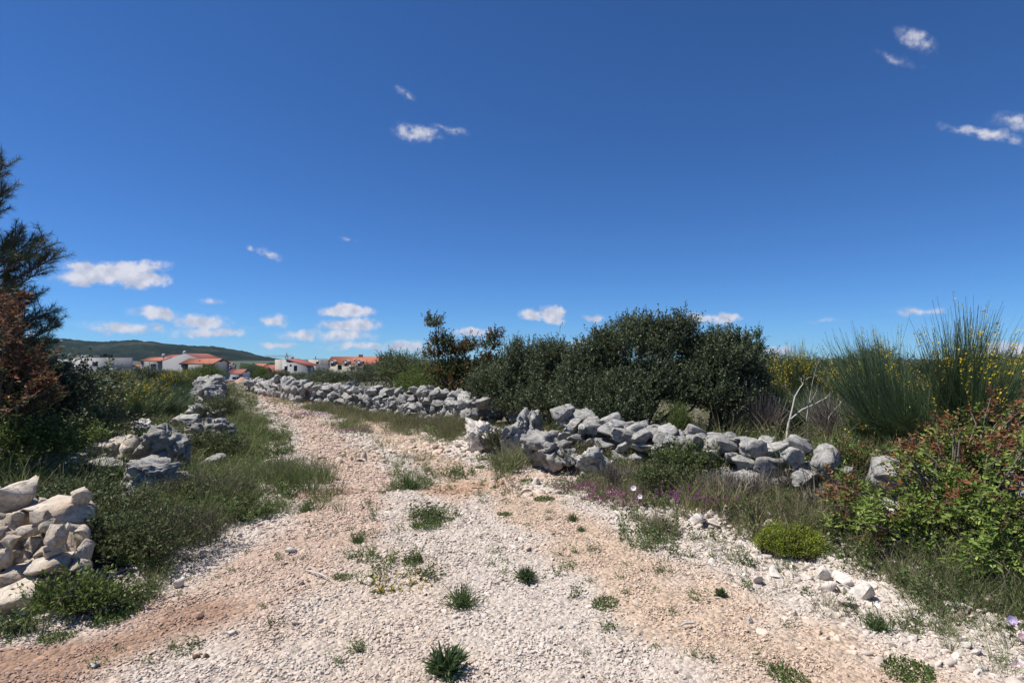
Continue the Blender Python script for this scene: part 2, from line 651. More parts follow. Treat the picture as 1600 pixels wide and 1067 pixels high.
# the track: a strip of compacted stone and fines above it
ty = np.concatenate([np.arange(-5, 1.5, .3), np.arange(1.5, 14, .07), np.geomspace(14.1, 43, 130)])
tt = np.linspace(0, 1, 84)
TX = np.empty((len(ty), len(tt)))
for i, y in enumerate(ty):
    a, b_ = xl(y) - .32, xr(y) + .38
    a += (vnoise(a, y, .45, 3) - .5) * .5
    b_ += (vnoise(b_, y, .45, 5) - .5) * .5
    TX[i] = a + (b_ - a) * tt
TY = np.repeat(ty[:, None], len(tt), 1)
TZ = H(TX, TY) + .012 + .012 * (vnoise(TX, TY, .16, 8) - .5)
idx = np.arange(TX.size).reshape(TX.shape)
Fq = np.stack([idx[:-1, :-1], idx[:-1, 1:], idx[1:, 1:], idx[1:, :-1]], -1).reshape(-1, 4)
M_TRACK, nt, N, L, b = mat_new('crushed_limestone')
a = N.new('ShaderNodeAttribute')
a.attribute_name = 'col'
t = N.new('ShaderNodeTexCoord')
vo = N.new('ShaderNodeTexVoronoi')
vo.inputs['Scale'].default_value = 30
L.new(t.outputs['Object'], vo.inputs['Vector'])
nf = N.new('ShaderNodeTexNoise')
nf.inputs['Scale'].default_value = 9
nf.inputs['Detail'].default_value = 9
nf.inputs['Roughness'].default_value = .75
L.new(t.outputs['Object'], nf.inputs['Vector'])
sp = N.new('ShaderNodeSeparateColor')
L.new(vo.outputs['Color'], sp.inputs[0])
mr1 = N.new('ShaderNodeMapRange')
mr1.inputs['To Min'].default_value = .72
mr1.inputs['To Max'].default_value = 1.12
L.new(sp.outputs[0], mr1.inputs['Value'])
mr2 = N.new('ShaderNodeMapRange')
mr2.inputs['From Min'].default_value = .3
mr2.inputs['From Max'].default_value = .7
mr2.inputs['To Min'].default_value = .66
mr2.inputs['To Max'].default_value = 1.1
L.new(nf.outputs['Fac'], mr2.inputs['Value'])
mm = N.new('ShaderNodeMath')
mm.operation = 'MULTIPLY'
L.new(mr1.outputs[0], mm.inputs[0])
L.new(mr2.outputs[0], mm.inputs[1])
sv = N.new('ShaderNodeVectorMath')
sv.operation = 'SCALE'
L.new(a.outputs['Color'], sv.inputs[0])
L.new(mm.outputs[0], sv.inputs['Scale'])
L.new(sv.outputs[0], b.inputs['Base Color'])
b.inputs['Roughness'].default_value = .95
bp = N.new('ShaderNodeBump')
bp.inputs['Strength'].default_value = .8
bp.inputs['Distance'].default_value = .03
bp.invert = True
L.new(vo.outputs['Distance'], bp.inputs['Height'])
L.new(bp.outputs[0], b.inputs['Normal'])
tcol = ground_col(TX.ravel(), TY.ravel()) * np.array((.97, .94, .9))
tag(put('gravel_track', new_mesh('gravel_track', np.stack([TX, TY, TZ], -1).reshape(-1, 3), Fq, M_TRACK, tcol, smooth=True)), kind='structure')

# the hill behind the village
HPX = [(-400, 564), (-200, 546), (-60, 531), (40, 530), (95, 531), (150, 534), (205, 533), (250, 537), (300, 543), (335, 544), (380, 551), (420, 561), (470, 572), (520, 580)]
hu = np.linspace(-400, 520, 420)
hv = np.linspace(0, 1, 60)
hy = np.interp(hu, [p[0] for p in HPX], [p[1] for p in HPX])
HX = np.empty((len(hv), len(hu)))
HY, HZ = HX.copy(), HX.copy()
for i, v in enumerate(hv):
    for j, u in enumerate(hu):
        yy = 2000 + 800 * v if v <= .75 else 2600 + 1400 * (v - .75)
        top = P(u, hy[j], 2600)
        base = -8
        f = math.sin(min(v / .75, 1) * math.pi / 2) ** 1.15 if v <= .75 else math.cos((v - .75) / .25 * math.pi / 2)
        HX[i, j] = top.x * (yy / 2600 if v <= .75 else 1)
        HY[i, j] = yy
        HZ[i, j] = base - 4 + (max(top.z, base) - base + 4) * f
rough = (vnoise(HX, HY, 22, 3) - .5) * 9 + (vnoise(HX, HY, 140, 5) - .5) * 16 + (vnoise(HX, HY, 9, 7) - .5) * 5
HZ += rough * np.clip((HZ + 10) / 40, 0, 1)
idx = np.arange(HX.size).reshape(HX.shape)
Fq = np.stack([idx[:-1, :-1], idx[:-1, 1:], idx[1:, 1:], idx[1:, :-1]], -1).reshape(-1, 4)
M_HILL, nt, N, L, b = mat_new('wooded_hill')
t = N.new('ShaderNodeTexCoord')
n1 = N.new('ShaderNodeTexNoise')
n1.inputs['Scale'].default_value = .006
n1.inputs['Detail'].default_value = 9
n1.inputs['Roughness'].default_value = .65
L.new(t.outputs['Object'], n1.inputs['Vector'])
rp = N.new('ShaderNodeValToRGB')
e = rp.color_ramp.elements
e[0].position, e[0].color = .40, (.010, .017, .012, 1)
e[1].position, e[1].color = .74, (.06, .06, .04, 1)
e.new(.55).color = (.018, .027, .018, 1)
L.new(n1.outputs['Fac'], rp.inputs['Fac'])
L.new(rp.outputs[0], b.inputs['Base Color'])
b.inputs['Roughness'].default_value = 1
b.inputs['Specular IOR Level'].default_value = 0
tag(put('hill', new_mesh('hill', np.stack([HX, HY, HZ], -1).reshape(-1, 3), Fq, M_HILL, smooth=False)), kind='structure')


# ------------------------------------------------------------------ rocks
_ico = {}


def ico(sub):
    if sub not in _ico:
        bm = bmesh.new()
        bmesh.ops.create_icosphere(bm, subdivisions=sub, radius=1)
        V = np.array([v.co[:] for v in bm.verts])
        F = np.array([[v.index for v in f.verts] for f in bm.faces])
        bm.free()
        _ico[sub] = (V, F)
    return _ico[sub]


def rock_verts(sub, rng, cuts=11, rough=.07, pits=.0, lo=.34, hi=.74):
    V, F = ico(sub)
    V = V.copy()
    for k in range(cuts):
        n = rdir(1, rng)[0]
        d = rng.uniform(lo, hi)
        over = np.maximum(V @ n - d, 0)
        V -= over[:, None] * n * .97
    s = rng.uniform(-50, 50, 3)
    if rough:
        dn = np.empty((len(V), 3))
        for i, v in enumerate(V):
            q = Vector(v * 2.2 + s)
            f = mnoise.fractal(q, .62, 2.1, 8) * rough
            if pits:
                w = Vector(v * 1.6 + s) + mnoise.noise_vector(q) * .35
                ds = mnoise.voronoi(w)[0]
                f -= pits * max(0.0, 1 - (ds[1] - ds[0]) * 9) * 1.5          # clefts between lobes
                f -= pits * max(0.0, mnoise.noise(q * 2.3)) * .8              # solution pits
            dn[i] = unit(v) * f + np.array(mnoise.noise_vector(q * 1.7)) * rough * .15
        V = V + dn
    m = np.abs(V).max(0)
    return V / m, F


def rock_set(n, sub, mat, seed, **kw):
    rng = np.random.default_rng(seed)
    out = []
    for k in range(n):
        V, F = rock_verts(sub, rng, **kw)
        out.append(new_mesh('stone', V, F, mat, smooth=False))
    return out


R_GREY = rock_set(10, 3, M_GREY, 1, cuts=24, rough=.085, pits=.09)
R_GREYS = rock_set(8, 3, M_GREY, 2, cuts=18, rough=.13, pits=.12)
R_BOULD = rock_set(6, 5, M_GREY, 3, cuts=22, rough=.15, pits=.15)
R_CREAM = rock_set(8, 3, M_CREAM, 4, cuts=22, rough=.07, pits=.04)
R_WHITE = rock_set(6, 3, M_WHITE, 5, cuts=18, rough=.12, pits=.04)
R_WBOULD = rock_set(3, 5, M_WHITE, 8, cuts=22, rough=.16, pits=.14)
R_CBOULD = rock_set(2, 4, M_CREAM, 9, cuts=22, rough=.14, pits=.12)
R_LOOSE = rock_set(8, 2, M_LOOSE, 6, cuts=14, rough=.05, lo=.25, hi=.62)


def stone(me, loc, size, rz=0, tilt=(0, 0), parent=None, name='stone'):
    o = bpy.data.objects.new(name, me)
    o.scale = size
    o.rotation_euler = (tilt[0], tilt[1], rz)
    o.location = loc
    if parent:
        o.parent = parent
        o.location = Vector(loc) - parent.location
    COL.objects.link(o)
    return o


def wall(name, label, cat, path, height, thick, length, course, meshes, seed, gaps=0.0, group=None, dz=0.0):
    """dry stone: two faces of stones course on course with rubble laid on top; path in metres, height(u) in metres"""
    rng = np.random.default_rng(seed)
    path = np.array(path, float)
    seg = np.hypot(*np.diff(path, axis=0).T)
    cum = np.concatenate([[0], np.cumsum(seg)])
    tot = cum[-1]
    root = empty(name, (path[0][0], path[0][1], Hz(*path[0])))
    tag(root, label, cat, group, 'thing')

    def at(s):
        return np.array((np.interp(s, cum, path[:, 0]), np.interp(s, cum, path[:, 1])))
    n = 0
    for face in (-1, 1):
        z = 0.0
        k = 0
        while z < 1.3:
            s = rng.uniform(-.1, .2) * length
            ch = course * rng.uniform(.85, 1.15)
            while s < tot:
                ln = length * rng.uniform(.6, 1.45)
                u = (s + ln / 2) / tot
                hh = height(min(max(u, 0), 1)) * (1 + .25 * (rng.random() - .5))
                if z + ch * .5 < hh and rng.random() > gaps:
                    c = at(s + ln / 2)
                    d = at(min(s + ln / 2 + .1, tot)) - at(max(s + ln / 2 - .1, 0))
                    d /= np.linalg.norm(d) + 1e-9
                    nrm = np.array((d[1], -d[0]))
                    batter = thick / 2 * (1 - .3 * z / max(hh, .3))
                    p = c + nrm * face * batter * rng.uniform(.75, 1.1)
                    hz = ch * rng.uniform(.55, .78)
                    stone(meshes[rng.integers(len(meshes))], (p[0], p[1], Hz(*c) + dz + z + ch * .5 + rng.uniform(-.02, .02)),
                          (ln * .56, thick * rng.uniform(.32, .42), hz), math.atan2(d[1], d[0]) + rng.normal() * .22 + (math.pi if rng.random() < .5 else 0),
                          (rng.normal() * .16, rng.normal() * .2), root)
                    n += 1
                s += ln * .93
            z += ch * .92
            k += 1
    s = 0
    while s < tot:               # capping and core
        ln = length * rng.uniform(.7, 1.5)
        u = min(s / tot, 1)
        hh = height(u)
        if hh > .25 and rng.random() > gaps:
            c = at(s + ln / 2)
            d = at(min(s + .2, tot)) - at(max(s - .1, 0))
            stone(meshes[rng.integers(len(meshes))], (c[0] + rng.normal() * .05, c[1] + rng.normal() * .05, Hz(*c) + dz + hh * rng.uniform(.84, 1.02)),
                  (ln * .55, thick * .42, course * rng.uniform(.5, .85)), math.atan2(d[1], d[0]) + rng.normal() * .4, (rng.normal() * .25, rng.normal() * .25), root)
            n += 1
        s += ln * .9
    return root


def prof(*pts):
    xs = [p[0] for p in pts]
    ys = [p[1] for p in pts]
    return lambda u: float(np.interp(u, xs, ys))


WALL_NEAR = W([(860, 728), (930, 738), (1010, 756), (1110, 775), (1190, 792), (1265, 815)])
wall('dry_stone_wall', 'low tumbled grey dry stone wall in front of the big dark oak bush', 'stone wall', [(x + .2, y + .02 + .55 * (1 - i / 5)) for i, (x, y) in enumerate(WALL_NEAR)],
     prof((0, .6), (.25, .52), (.45, .48), (.6, .42), (.75, .46), (.9, .46), (1, .36)), .50, .26, .17, R_GREY, 21, .04)
WALL_FAR = W([(490, 637), (560, 647), (640, 660), (700, 672), (745, 684)])
wall('dry_stone_wall', 'long grey dry stone wall running along the bend of the track', 'stone wall', [(x + .1, y + .35) for x, y in WALL_FAR],
     prof((0, .74), (.3, .72), (.6, .66), (.85, .62), (1, .5)), .55, .30, .21, R_GREYS, 22, .03)
wall('dry_stone_wall', 'farthest stretch of grey stone wall where the track drops away', 'stone wall', W([(390, 612), (430, 619), (482, 630)]),
     prof((0, .6), (.4, .5), (.6, .75), (1, .6)), .5, .46, .3, R_GREYS, 23, .12)
LW = W([(338, 615), (325, 632), (318, 652)])
wall('dry_stone_wall', 'grey stone wall running away beyond the weedy bank, beside the broom field', 'stone wall', LW,
     prof((0, .55), (.5, .62), (1, .55)), .6, .42, .26, R_GREYS, 24, .08)
WALL_R = W([(1385, 838), (1440, 850), (1560, 872), (1700, 890)])
wall('dry_stone_wall', 'broken stone wall end half hidden behind the red tipped shrub', 'stone wall', [(x + .15, y + .35) for x, y in WALL_R],
     prof((0, .26), (.3, .32), (1, .34)), .6, .34, .2, R_GREY, 25, .05)

# the cream stones newly piled at the end of the wall beside the track
pile = empty('stone_pile', (-3.6, 4.0, Hz(-3.6, 4.0)))
tag(pile, 'pile of cream and peach coloured stones at the edge of the gravel', 'stone pile')
rng = np.random.default_rng(31)
PILE = [(20, 775, 62, 52, 4.35), (105, 795, 92, 44, 4.3), (113, 845, 52, 56, 4.1), (78, 818, 60, 28, 4.25), (18, 822, 44, 42, 4.2), (92, 880, 84, 50, 3.95), (60, 845, 34, 24, 4.1), (25, 848, 40, 26, 4.1),
        (18, 905, 60, 48, 3.85), (40, 925, 100, 46, 3.72), (118, 862, 40, 60, 4.05), (8, 868, 40, 30, 3.95), (70, 905, 40, 30, 3.88), (95, 915, 40, 24, 3.9), (42, 870, 36, 26, 4.0), (60, 880, 36, 26, 3.98), (-40, 800, 80, 60, 4.3),
        (-60, 870, 90, 60, 4.0), (-30, 930, 80, 50, 3.75), (-110, 860, 90, 80, 4.1), (-120, 930, 90, 60, 3.85), (50, 800, 50, 34, 4.45), (0, 800, 50, 40, 4.6), (60, 860, 120, 90, 4.45), (-30, 880, 120, 100, 4.4), (110, 905, 70, 50, 4.2), (0, 930, 90, 50, 4.1)]
for i, (px, py, w_, h_, Yd) in enumerate(PILE):
    p = P(px, py, Yd)
    k = Yd / FPX
    stone(R_CREAM[i % 8], p, (w_ * k * .56, w_ * k * rng.uniform(.42, .6), h_ * k * .56), rng.uniform(-.4, .4), (rng.normal() * .15, rng.normal() * .22 + (.15 if i % 3 == 0 else 0)), pile)
for i in range(60):              # small packing stones between them
    Yd = rng.uniform(3.8, 4.5)
    px = rng.uniform(-60, 135)
    x = P(px, 800, Yd).x
    z0 = Hz(x, Yd)
    stone(R_CREAM[rng.integers(8)], (x, Yd, z0 + rng.uniform(.02, .5)), tuple(rng.uniform(.04, .09, 3)), rng.uniform(0, 6), (rng.normal() * .4, rng.normal() * .4), pile)

# boulders: px, py of the base middle, width px, height px, mesh set, label
BOULD = [
    (222, 768, 104, 66, R_BOULD, 0, 'furrowed grey boulder lying in the weeds above the stone pile'),
    (245, 727, 84, 78, R_BOULD, 1, 'tall ridged grey boulder, topmost of the group beside the weedy bank'),
    (175, 725, 84, 50, R_CBOULD, 1, 'cream and grey boulder behind the furrowed grey one'),
    (82, 748, 66, 46, R_WBOULD, 1, 'pale pointed boulder alone in the brambles behind the stone pile'),
    (218, 690, 50, 38, R_WBOULD, 2, 'small white stone perched on the tall ridged boulder'),
    (205, 770, 92, 18, R_GREY, 4, 'flat grey slab at the foot of the furrowed boulder'),
    (318, 694, 66, 52, R_BOULD, 2, 'squat grey boulder with a shaded end above the grassy bank'),
    (318, 662, 72, 40, R_BOULD, 3, 'long low grey boulder beside the broom field'),
    (245, 745, 40, 22, R_GREY, 5, 'wedge of grey rock between the ridged and furrowed boulders'),
    (150, 742, 56, 26, R_GREY, 8, 'low grey stone between the pale pointed boulder and the cream one'),
    (275, 712, 46, 24, R_GREY, 9, 'low grey stone on the right flank of the ridged boulder'),
    (330, 716, 40, 20, R_GREY, 1, 'small grey stone below the squat boulder on the bank'),
    (200, 708, 44, 26, R_CREAM, 4, 'small cream stone beside the perched white stone'),
    (300, 640, 60, 26, R_BOULD, 0, 'pale ledge of rock where the stone wall begins again'),
    (285, 668, 40, 26, R_GREY, 6, 'small grey boulder left of the long low one'),
    (868, 722, 112, 84, R_BOULD, 4, 'largest pitted grey outcrop of rock at the bend of the track'),
    (800, 697, 54, 62, R_BOULD, 5, 'leaning grey rock beside the white quarried face'),
    (752, 692, 52, 56, R_WBOULD, 0, 'bright white broken rock face at the bend of the track'),
    (770, 660, 36, 34, R_GREY, 2, 'small grey block balanced above the white rock face'),
    (815, 665, 70, 46, R_BOULD, 0, 'pointed grey rock on top of the outcrop under the oak bushes'),
    (905, 690, 66, 56, R_BOULD, 2, 'overhanging grey ledge of rock below the largest oak bush'),
    (850, 715, 60, 60, R_GREY, 7, 'grey block wedged against the largest outcrop'),
    (825, 690, 56, 66, R_BOULD, 1, 'upright grey rock between the pointed one and the largest outcrop'),
    (935, 728, 60, 50, R_BOULD, 3, 'squarish grey rock where the outcrop meets the tumbled wall'),
    (1385, 772, 78, 60, R_GREY, 0, 'smooth pale grey boulder beside the red tipped shrub'),
    (1412, 830, 112, 60, R_WBOULD, 1, 'broad white grey boulder low behind the red tipped shrub'),
    (1325, 805, 50, 40, R_GREY, 3, 'grey stone sunk in dry grass at the end of the tumbled wall'),
    (1350, 672, 34, 14, R_WHITE, 3, 'flat pale stone in the grass behind the tumbled wall'),
]
CLEAR = []
for px, py, w_, h_, ms, mi, lab in BOULD:
    g = G(px, py, .2)
    k = g.y / FPX
    o = stone(ms[mi % len(ms)], (g.x, g.y + w_ * k * .25, Hz(g.x, g.y) - .03 + h_ * k * .46), (w_ * k * .58, w_ * k * .48, h_ * k * .52), (px % 7) * .17 - .5, (.05, .12 * ((px % 3) - 1)), None, 'boulder')
    tag(o, lab, 'boulder', 'boulders beside the track')
    CLEAR.append((g.x, g.y, w_ * k * .62))
CLEAR += [(G(1234, 880).x, 4.6, .3)] + [(-3.0 - .3 * i, 3.9, .45) for i in range(5)] + [(-3.2 - .3 * i, 3.55, .3) for i in range(4)]


# ------------------------------------------------------------------ scattering of what cannot be counted
def scatter(name, src, pts, rot, scl, pick, tint, label, cat):
    """one object of kind stuff: the source meshes instanced on points"""
    c = bpy.data.collections.new(name + '_source')
    for i, me in enumerate(src):
        o = bpy.data.objects.new('%s_piece_%02d' % (name, i), me)
        c.objects.link(o)
    n = len(pts)
    me = bpy.data.meshes.new(name)
    me.vertices.add(n)
    me.vertices.foreach_set('co', np.asarray(pts, np.float32).ravel())
    for an, ty_, dat, key in (('rot', 'FLOAT_VECTOR', rot, 'vector'), ('scl', 'FLOAT_VECTOR', scl, 'vector'), ('pick', 'INT', pick, 'value')):
        at_ = me.attributes.new(an, ty_, 'POINT')
        at_.data.foreach_set(key, np.asarray(dat, np.int32 if ty_ == 'INT' else np.float32).ravel())
    at_ = me.attributes.new('tint', 'FLOAT_COLOR', 'POINT')
    c4 = np.ones((n, 4), np.float32)
    c4[:, :3] = tint
    at_.data.foreach_set('color', c4.ravel())
    me.update()
    ob = put(name, me)
    ng = bpy.data.node_groups.new(name, 'GeometryNodeTree')
    ng.interface.new_socket('Geometry', in_out='INPUT', socket_type='NodeSocketGeometry')
    ng.interface.new_socket('Geometry', in_out='OUTPUT', socket_type='NodeSocketGeometry')
    gi, go = ng.nodes.new('NodeGroupInput'), ng.nodes.new('NodeGroupOutput')
    ci = ng.nodes.new('GeometryNodeCollectionInfo')
    ci.inputs['Collection'].default_value = c
    ci.inputs['Separate Children'].default_value = True
    ci.inputs['Reset Children'].default_value = True
    ip = ng.nodes.new('GeometryNodeInstanceOnPoints')
    ip.inputs['Pick Instance'].default_value = True

    def na(an, ty_):
        q = ng.nodes.new('GeometryNodeInputNamedAttribute')
        q.data_type = ty_
        q.inputs['Name'].default_value = an
        return next(o_ for o_ in q.outputs if o_.enabled and o_.name == 'Attribute')
    lk = ng.links.new
    lk(gi.outputs[0], ip.inputs['Points'])
    lk(ci.outputs[0], ip.inputs['Instance'])
    lk(na('pick', 'INT'), ip.inputs['Instance Index'])
    lk(na('rot', 'FLOAT_VECTOR'), ip.inputs['Rotation'])
    lk(na('scl', 'FLOAT_VECTOR'), ip.inputs['Scale'])
    lk(ip.outputs[0], go.inputs[0])
    md = ob.modifiers.new('scatter', 'NODES')
    md.node_group = ng
    return tag(ob, label, cat, None, 'stuff')


def in_view(x, y, margin=2.6):
    return np.abs(x) < np.abs(y) * .90 + margin


# gravel
rng = np.random.default_rng(41)
GP, GS, GC = [], [], []
for y0, y1, size, cov in ((1.9, 3.3, .0092, .9), (3.3, 4.6, .0106, .9), (4.6, 6.5, .0132, .85), (6.5, 10, .018, .75), (10, 16, .027, .6), (16, 36, .045, .4)):
    x0, x1 = min(xl(y0), xl(y1)) - .9, max(xr(y0), xr(y1)) + .9
    n = int((x1 - x0) * (y1 - y0) * cov / (size * size * 2.2))
    x = rng.uniform(x0, x1, n)
    y = rng.uniform(y0, y1, n)
    o = outside(x, y) + (vnoise(x, y, .4, 12) - .5) * .7
    keep = (rng.random(n) > smooth01(-.05, .55, o)) & in_view(x, y)
    x, y, o = x[keep], y[keep], o[keep]
    s = size * np.exp(rng.normal(size=len(x)) * .33) * (1 + .55 * smooth01(-.35, .15, o))
    # fines in the wheel ruts: fewer and smaller stones
    rut = np.minimum(seg_dist(x, y, STROKES[0][0]) / .5, seg_dist(x, y, STROKES[3][0]) / .35)
    s *= .72 + .28 * smooth01(.3, 1.2, rut)
    GP.append(np.stack([x, y], -1))
    GS.append(np.clip(s, .004, .06))
# rubble spilled below the white rock face and along the edge of the track
for (px, py), rad, n, s0 in (((715, 700), .9, 1500, .04), ((660, 705), .8, 700, .03), ((760, 700), .7, 700, .045), ((400, 760), .6, 350, .035), ((860, 760), .6, 350, .04), ((590, 715), .7, 400, .04), ((1290, 905), .5, 400, .025), ((1460, 980), .6, 600, .024), ((1080, 815), .5, 250, .04)):
    c = G(px, py)
    x = c.x + rng.normal(size=n) * rad * .6
    y = c.y + rng.normal(size=n) * rad * .6
    GP.append(np.stack([x, y], -1))
    GS.append(s0 * np.exp(rng.normal(size=n) * .4))
GP, GS = np.concatenate(GP), np.concatenate(GS)
gc = ground_col(GP[:, 0], GP[:, 1])
pale = rng.random(len(GP))[:, None]
gc = gc * (1 - .35 * pale) + np.array((.575, .52, .465)) * .35 * pale
gc *= rng.uniform(.88, 1.1, len(GP))[:, None]
odd = rng.random(len(GP))
gc[odd < .03] = (.22, .18, .15)
gc[odd > .985] = (.56, .42, .31)
srcs = []
rs = np.random.default_rng(42)
for k in range(14):
    V, F = rock_verts(1 if k < 5 else 2, rs, cuts=9, rough=.0, lo=.22, hi=.6)
    srcs.append(new_mesh('gravel_piece', V, F, M_GRAVEL))
n = len(GP)
gz = H(GP[:, 0], GP[:, 1]) + .012 + GS * rng.uniform(-.35, .18, n)
scatter('gravel', srcs, np.column_stack([GP, gz]), np.column_stack([rng.normal(size=n) * .35, rng.normal(size=n) * .35, rng.uniform(0, 6.28, n)]),
        GS[:, None] * np.column_stack([rng.uniform(.8, 1.35, n), rng.uniform(.65, 1.05, n), rng.uniform(.42, .72, n)]), rng.integers(0, 14, n), np.clip(gc, 0, .8),
        'loose white and peach coloured gravel covering the track', 'gravel')
print('gravel', n)

# loose stones big enough to be picked out
LOOSE = [(1172, 977, 15, 'single white stone lying out on the gravel, its shadow beside it'), (362, 994, 17, 'pale rounded stone on the red soil of the track'), (322, 1030, 15, 'rusty brown stone in the gravel beside a pale one'),
         (311, 967, 13, 'dark brown stone on the red soil'), (306, 1030, 16, 'whitish stone touching a rusty brown one'), (1208, 890 + 12, 26, 'white block beside the green cushion plant'), (1288, 908, 40, 'large white stone just past the green cushion plant'),
         (1318, 915, 32, 'white stone leaning behind the larger one past the cushion plant'), (1352, 938, 50, 'largest white stone on the edge of the track below the red tipped shrub'), (1052, 807, 20, 'white stone in front of the pink flowers'),
         (1090, 825, 34, 'grey white slab half sunk at the verge near the pink flowers'), (452, 868, 20, 'flat pale stone at the edge of the gravel by the weedy bank'), (277, 918, 22, 'pale stone at the foot of the weedy bank'), (148, 1043, 16, 'cream stone on the red soil near the bottom edge'),
         (960, 642 + 125, 14, 'small white stone among the pink flowers'), (395, 745, 16, 'white stone in the grass of the bank')]
rng = np.random.default_rng(51)
for px, py, w_, lab in LOOSE:
    g = G(px, py)
    k = g.y / FPX
    r_ = w_ * k * .5
    if w_ > 24:
        CLEAR.append((g.x, g.y, r_ * 2.6))
    me = R_LOOSE[rng.integers(8)]
    if 'brown' in lab:
        me = me.copy()
        me.materials[0] = plain('brown_stone', (.20, .12, .08), .9, .3, 6, .4)
    tag(stone(me, (g.x, g.y, Hz(g.x, g.y) + .01 + r_ * .45), (r_ * 1.1, r_ * .9, r_ * .75), rng.uniform(0, 6), (rng.normal() * .2, rng.normal() * .2), None, 'loose_stone'), lab, 'stone', 'loose stones on the track')
for i in range(90):
    y = rng.uniform(2.7, 6.5)
    x = xr(y) + rng.normal() * .22 + .02
    r_ = rng.uniform(.018, .042)
    tag(stone(R_LOOSE[rng.integers(8)], (x, y, Hz(x, y) + .01 + r_ * .3), (r_ * rng.uniform(.9, 1.5), r_, r_ * .7), rng.uniform(0, 6), (rng.normal() * .2, rng.normal() * .2), None, 'loose_stone'),
        'small white stone strewn along the track edge below the red tipped shrub', 'stone', 'white stones strewn along the verge')


# ------------------------------------------------------------------ plants: building blocks
def pal(rng, n, cols, var=.18):
    c = np.array(cols, float)[rng.integers(len(cols), size=n)]
    return c * np.exp(rng.normal(size=(n, 1)) * var)


def leaves(g, p, d, L_, W_, C, rng, fold=.25, near=False):
    n = len(p)
    s = unit(np.cross(d, rdir(n, rng) + np.array((0, 0, .6))))
    nn_ = np.cross(s, d)
    L_ = (np.broadcast_to(L_, (n,)) * rng.uniform(.7, 1.25, n))[:, None]
    W_ = (np.broadcast_to(W_, (n,)) * rng.uniform(.75, 1.2, n))[:, None]
    if near:
        V = np.stack([p, p + d * L_ * .33 + s * W_ * .46 + nn_ * fold * W_, p + d * L_ * .68 + s * W_ * .42 + nn_ * fold * W_ * .8, p + d * L_ - nn_ * .15 * W_,
                      p + d * L_ * .68 - s * W_ * .42 + nn_ * fold * W_ * .8, p + d * L_ * .33 - s * W_ * .46 + nn_ * fold * W_], 1)
        b_ = np.arange(n)[:, None] * 6
        Q = np.concatenate([b_ + np.array([0, 1, 2, 3]), b_ + np.array([0, 3, 4, 5])])
        g.add(V.reshape(-1, 3), Q, None, np.repeat(C, 6, 0))
    else:
        V = np.stack([p, p + d * L_ * .5 + s * W_ * .5 + nn_ * fold * W_, p + d * L_, p + d * L_ * .5 - s * W_ * .5 + nn_ * fold * W_], 1)
        g.add(V.reshape(-1, 3), np.arange(n * 4).reshape(n, 4), None, np.repeat(C, 4, 0))


def ribbons(g, PT, w0, w1, C, rng):
    """PT (n,k,3) points along each blade"""
    n, k, _ = PT.shape
    d = unit(PT[:, -1] - PT[:, 0])
    s = unit(np.cross(d, rdir(n, rng)))
    wd = np.linspace(0, 1, k)
    wd = (w0 + (w1 - w0) * wd)
    V = np.stack([PT + s[:, None] * wd[None, :, None], PT - s[:, None] * wd[None, :, None]], 2).reshape(n, k * 2, 3)
    b_ = (np.arange(n) * k * 2)[:, None]
    Q = np.concatenate([b_ + np.array([2 * i, 2 * i + 1, 2 * i + 3, 2 * i + 2]) for i in range(k - 1)])
    g.add(V.reshape(-1, 3), Q, None, np.repeat(C, k * 2, 0))


def foliage_mesh(name, lobes, n, k, L_, W_, cols, seed, up=.7, twig=.28, shell=(.45, 1.0), mat=None, tips=None, tipp=.3, spread=.9, near=False, squat=0.):
    """leafy twigs spread through the crown's lobes: (cx, cy, cz, rx, ry, rz)"""
    rng = np.random.default_rng(seed)
    lob = np.array(lobes, float)
    vol = (lob[:, 3] * lob[:, 4] * lob[:, 5]) ** .58
    li = rng.choice(len(lob), n, p=vol / vol.sum())
    dr = rdir(n, rng)
    dr[:, 2] = np.abs(dr[:, 2]) * .9 - .25 * rng.random(n)
    dr = unit(dr)
    rr = rng.uniform(shell[0] ** 2, shell[1] ** 2, n) ** .5
    bump = 1 + .22 * np.sin(dr[:, 0] * 5 + li) * np.cos(dr[:, 1] * 6 + li * 2) + .10 * rng.normal(size=n)
    st = lob[li, :3] + dr * lob[li, 3:] * (rr * bump)[:, None]
    td = unit(dr * .6 + np.array((0, 0, up)) + rng.normal(size=(n, 3)) * .35)
    tl = twig * rng.uniform(.5, 1.3, n)
    ok = st[:, 2] > .03
    st, td, tl = st[ok], td[ok], tl[ok]
    n = len(st)
    t = np.tile(np.linspace(.05, 1, k), n)
    ti = np.repeat(np.arange(n), k)
    p = st[ti] + td[ti] * (tl[ti] * t)[:, None] + rng.normal(size=(n * k, 3)) * .008
    ld = unit(td[ti] * (.5 + .5 * t[:, None]) + rdir(n * k, rng) * spread)
    tw = np.exp(rng.normal(size=n) * .16)
    C = pal(rng, n * k, cols, .2) * tw[ti][:, None]
    if tips is not None:
        hot = (rng.random(n) < tipp)[ti] & (t > .45)
        C[hot] = pal(rng, hot.sum(), tips, .2)
    g = Geo()
    leaves(g, p, ld, L_, W_, C, rng, near=near)
    ribbons(g, np.stack([st - td * .05, st + td * tl[:, None] * .5, st + td * tl[:, None]], 1), .003, .0012, np.broadcast_to(np.array((.09, .075, .05)), (n, 3)), rng)
    return g.mesh(name, mat or M_OAK)


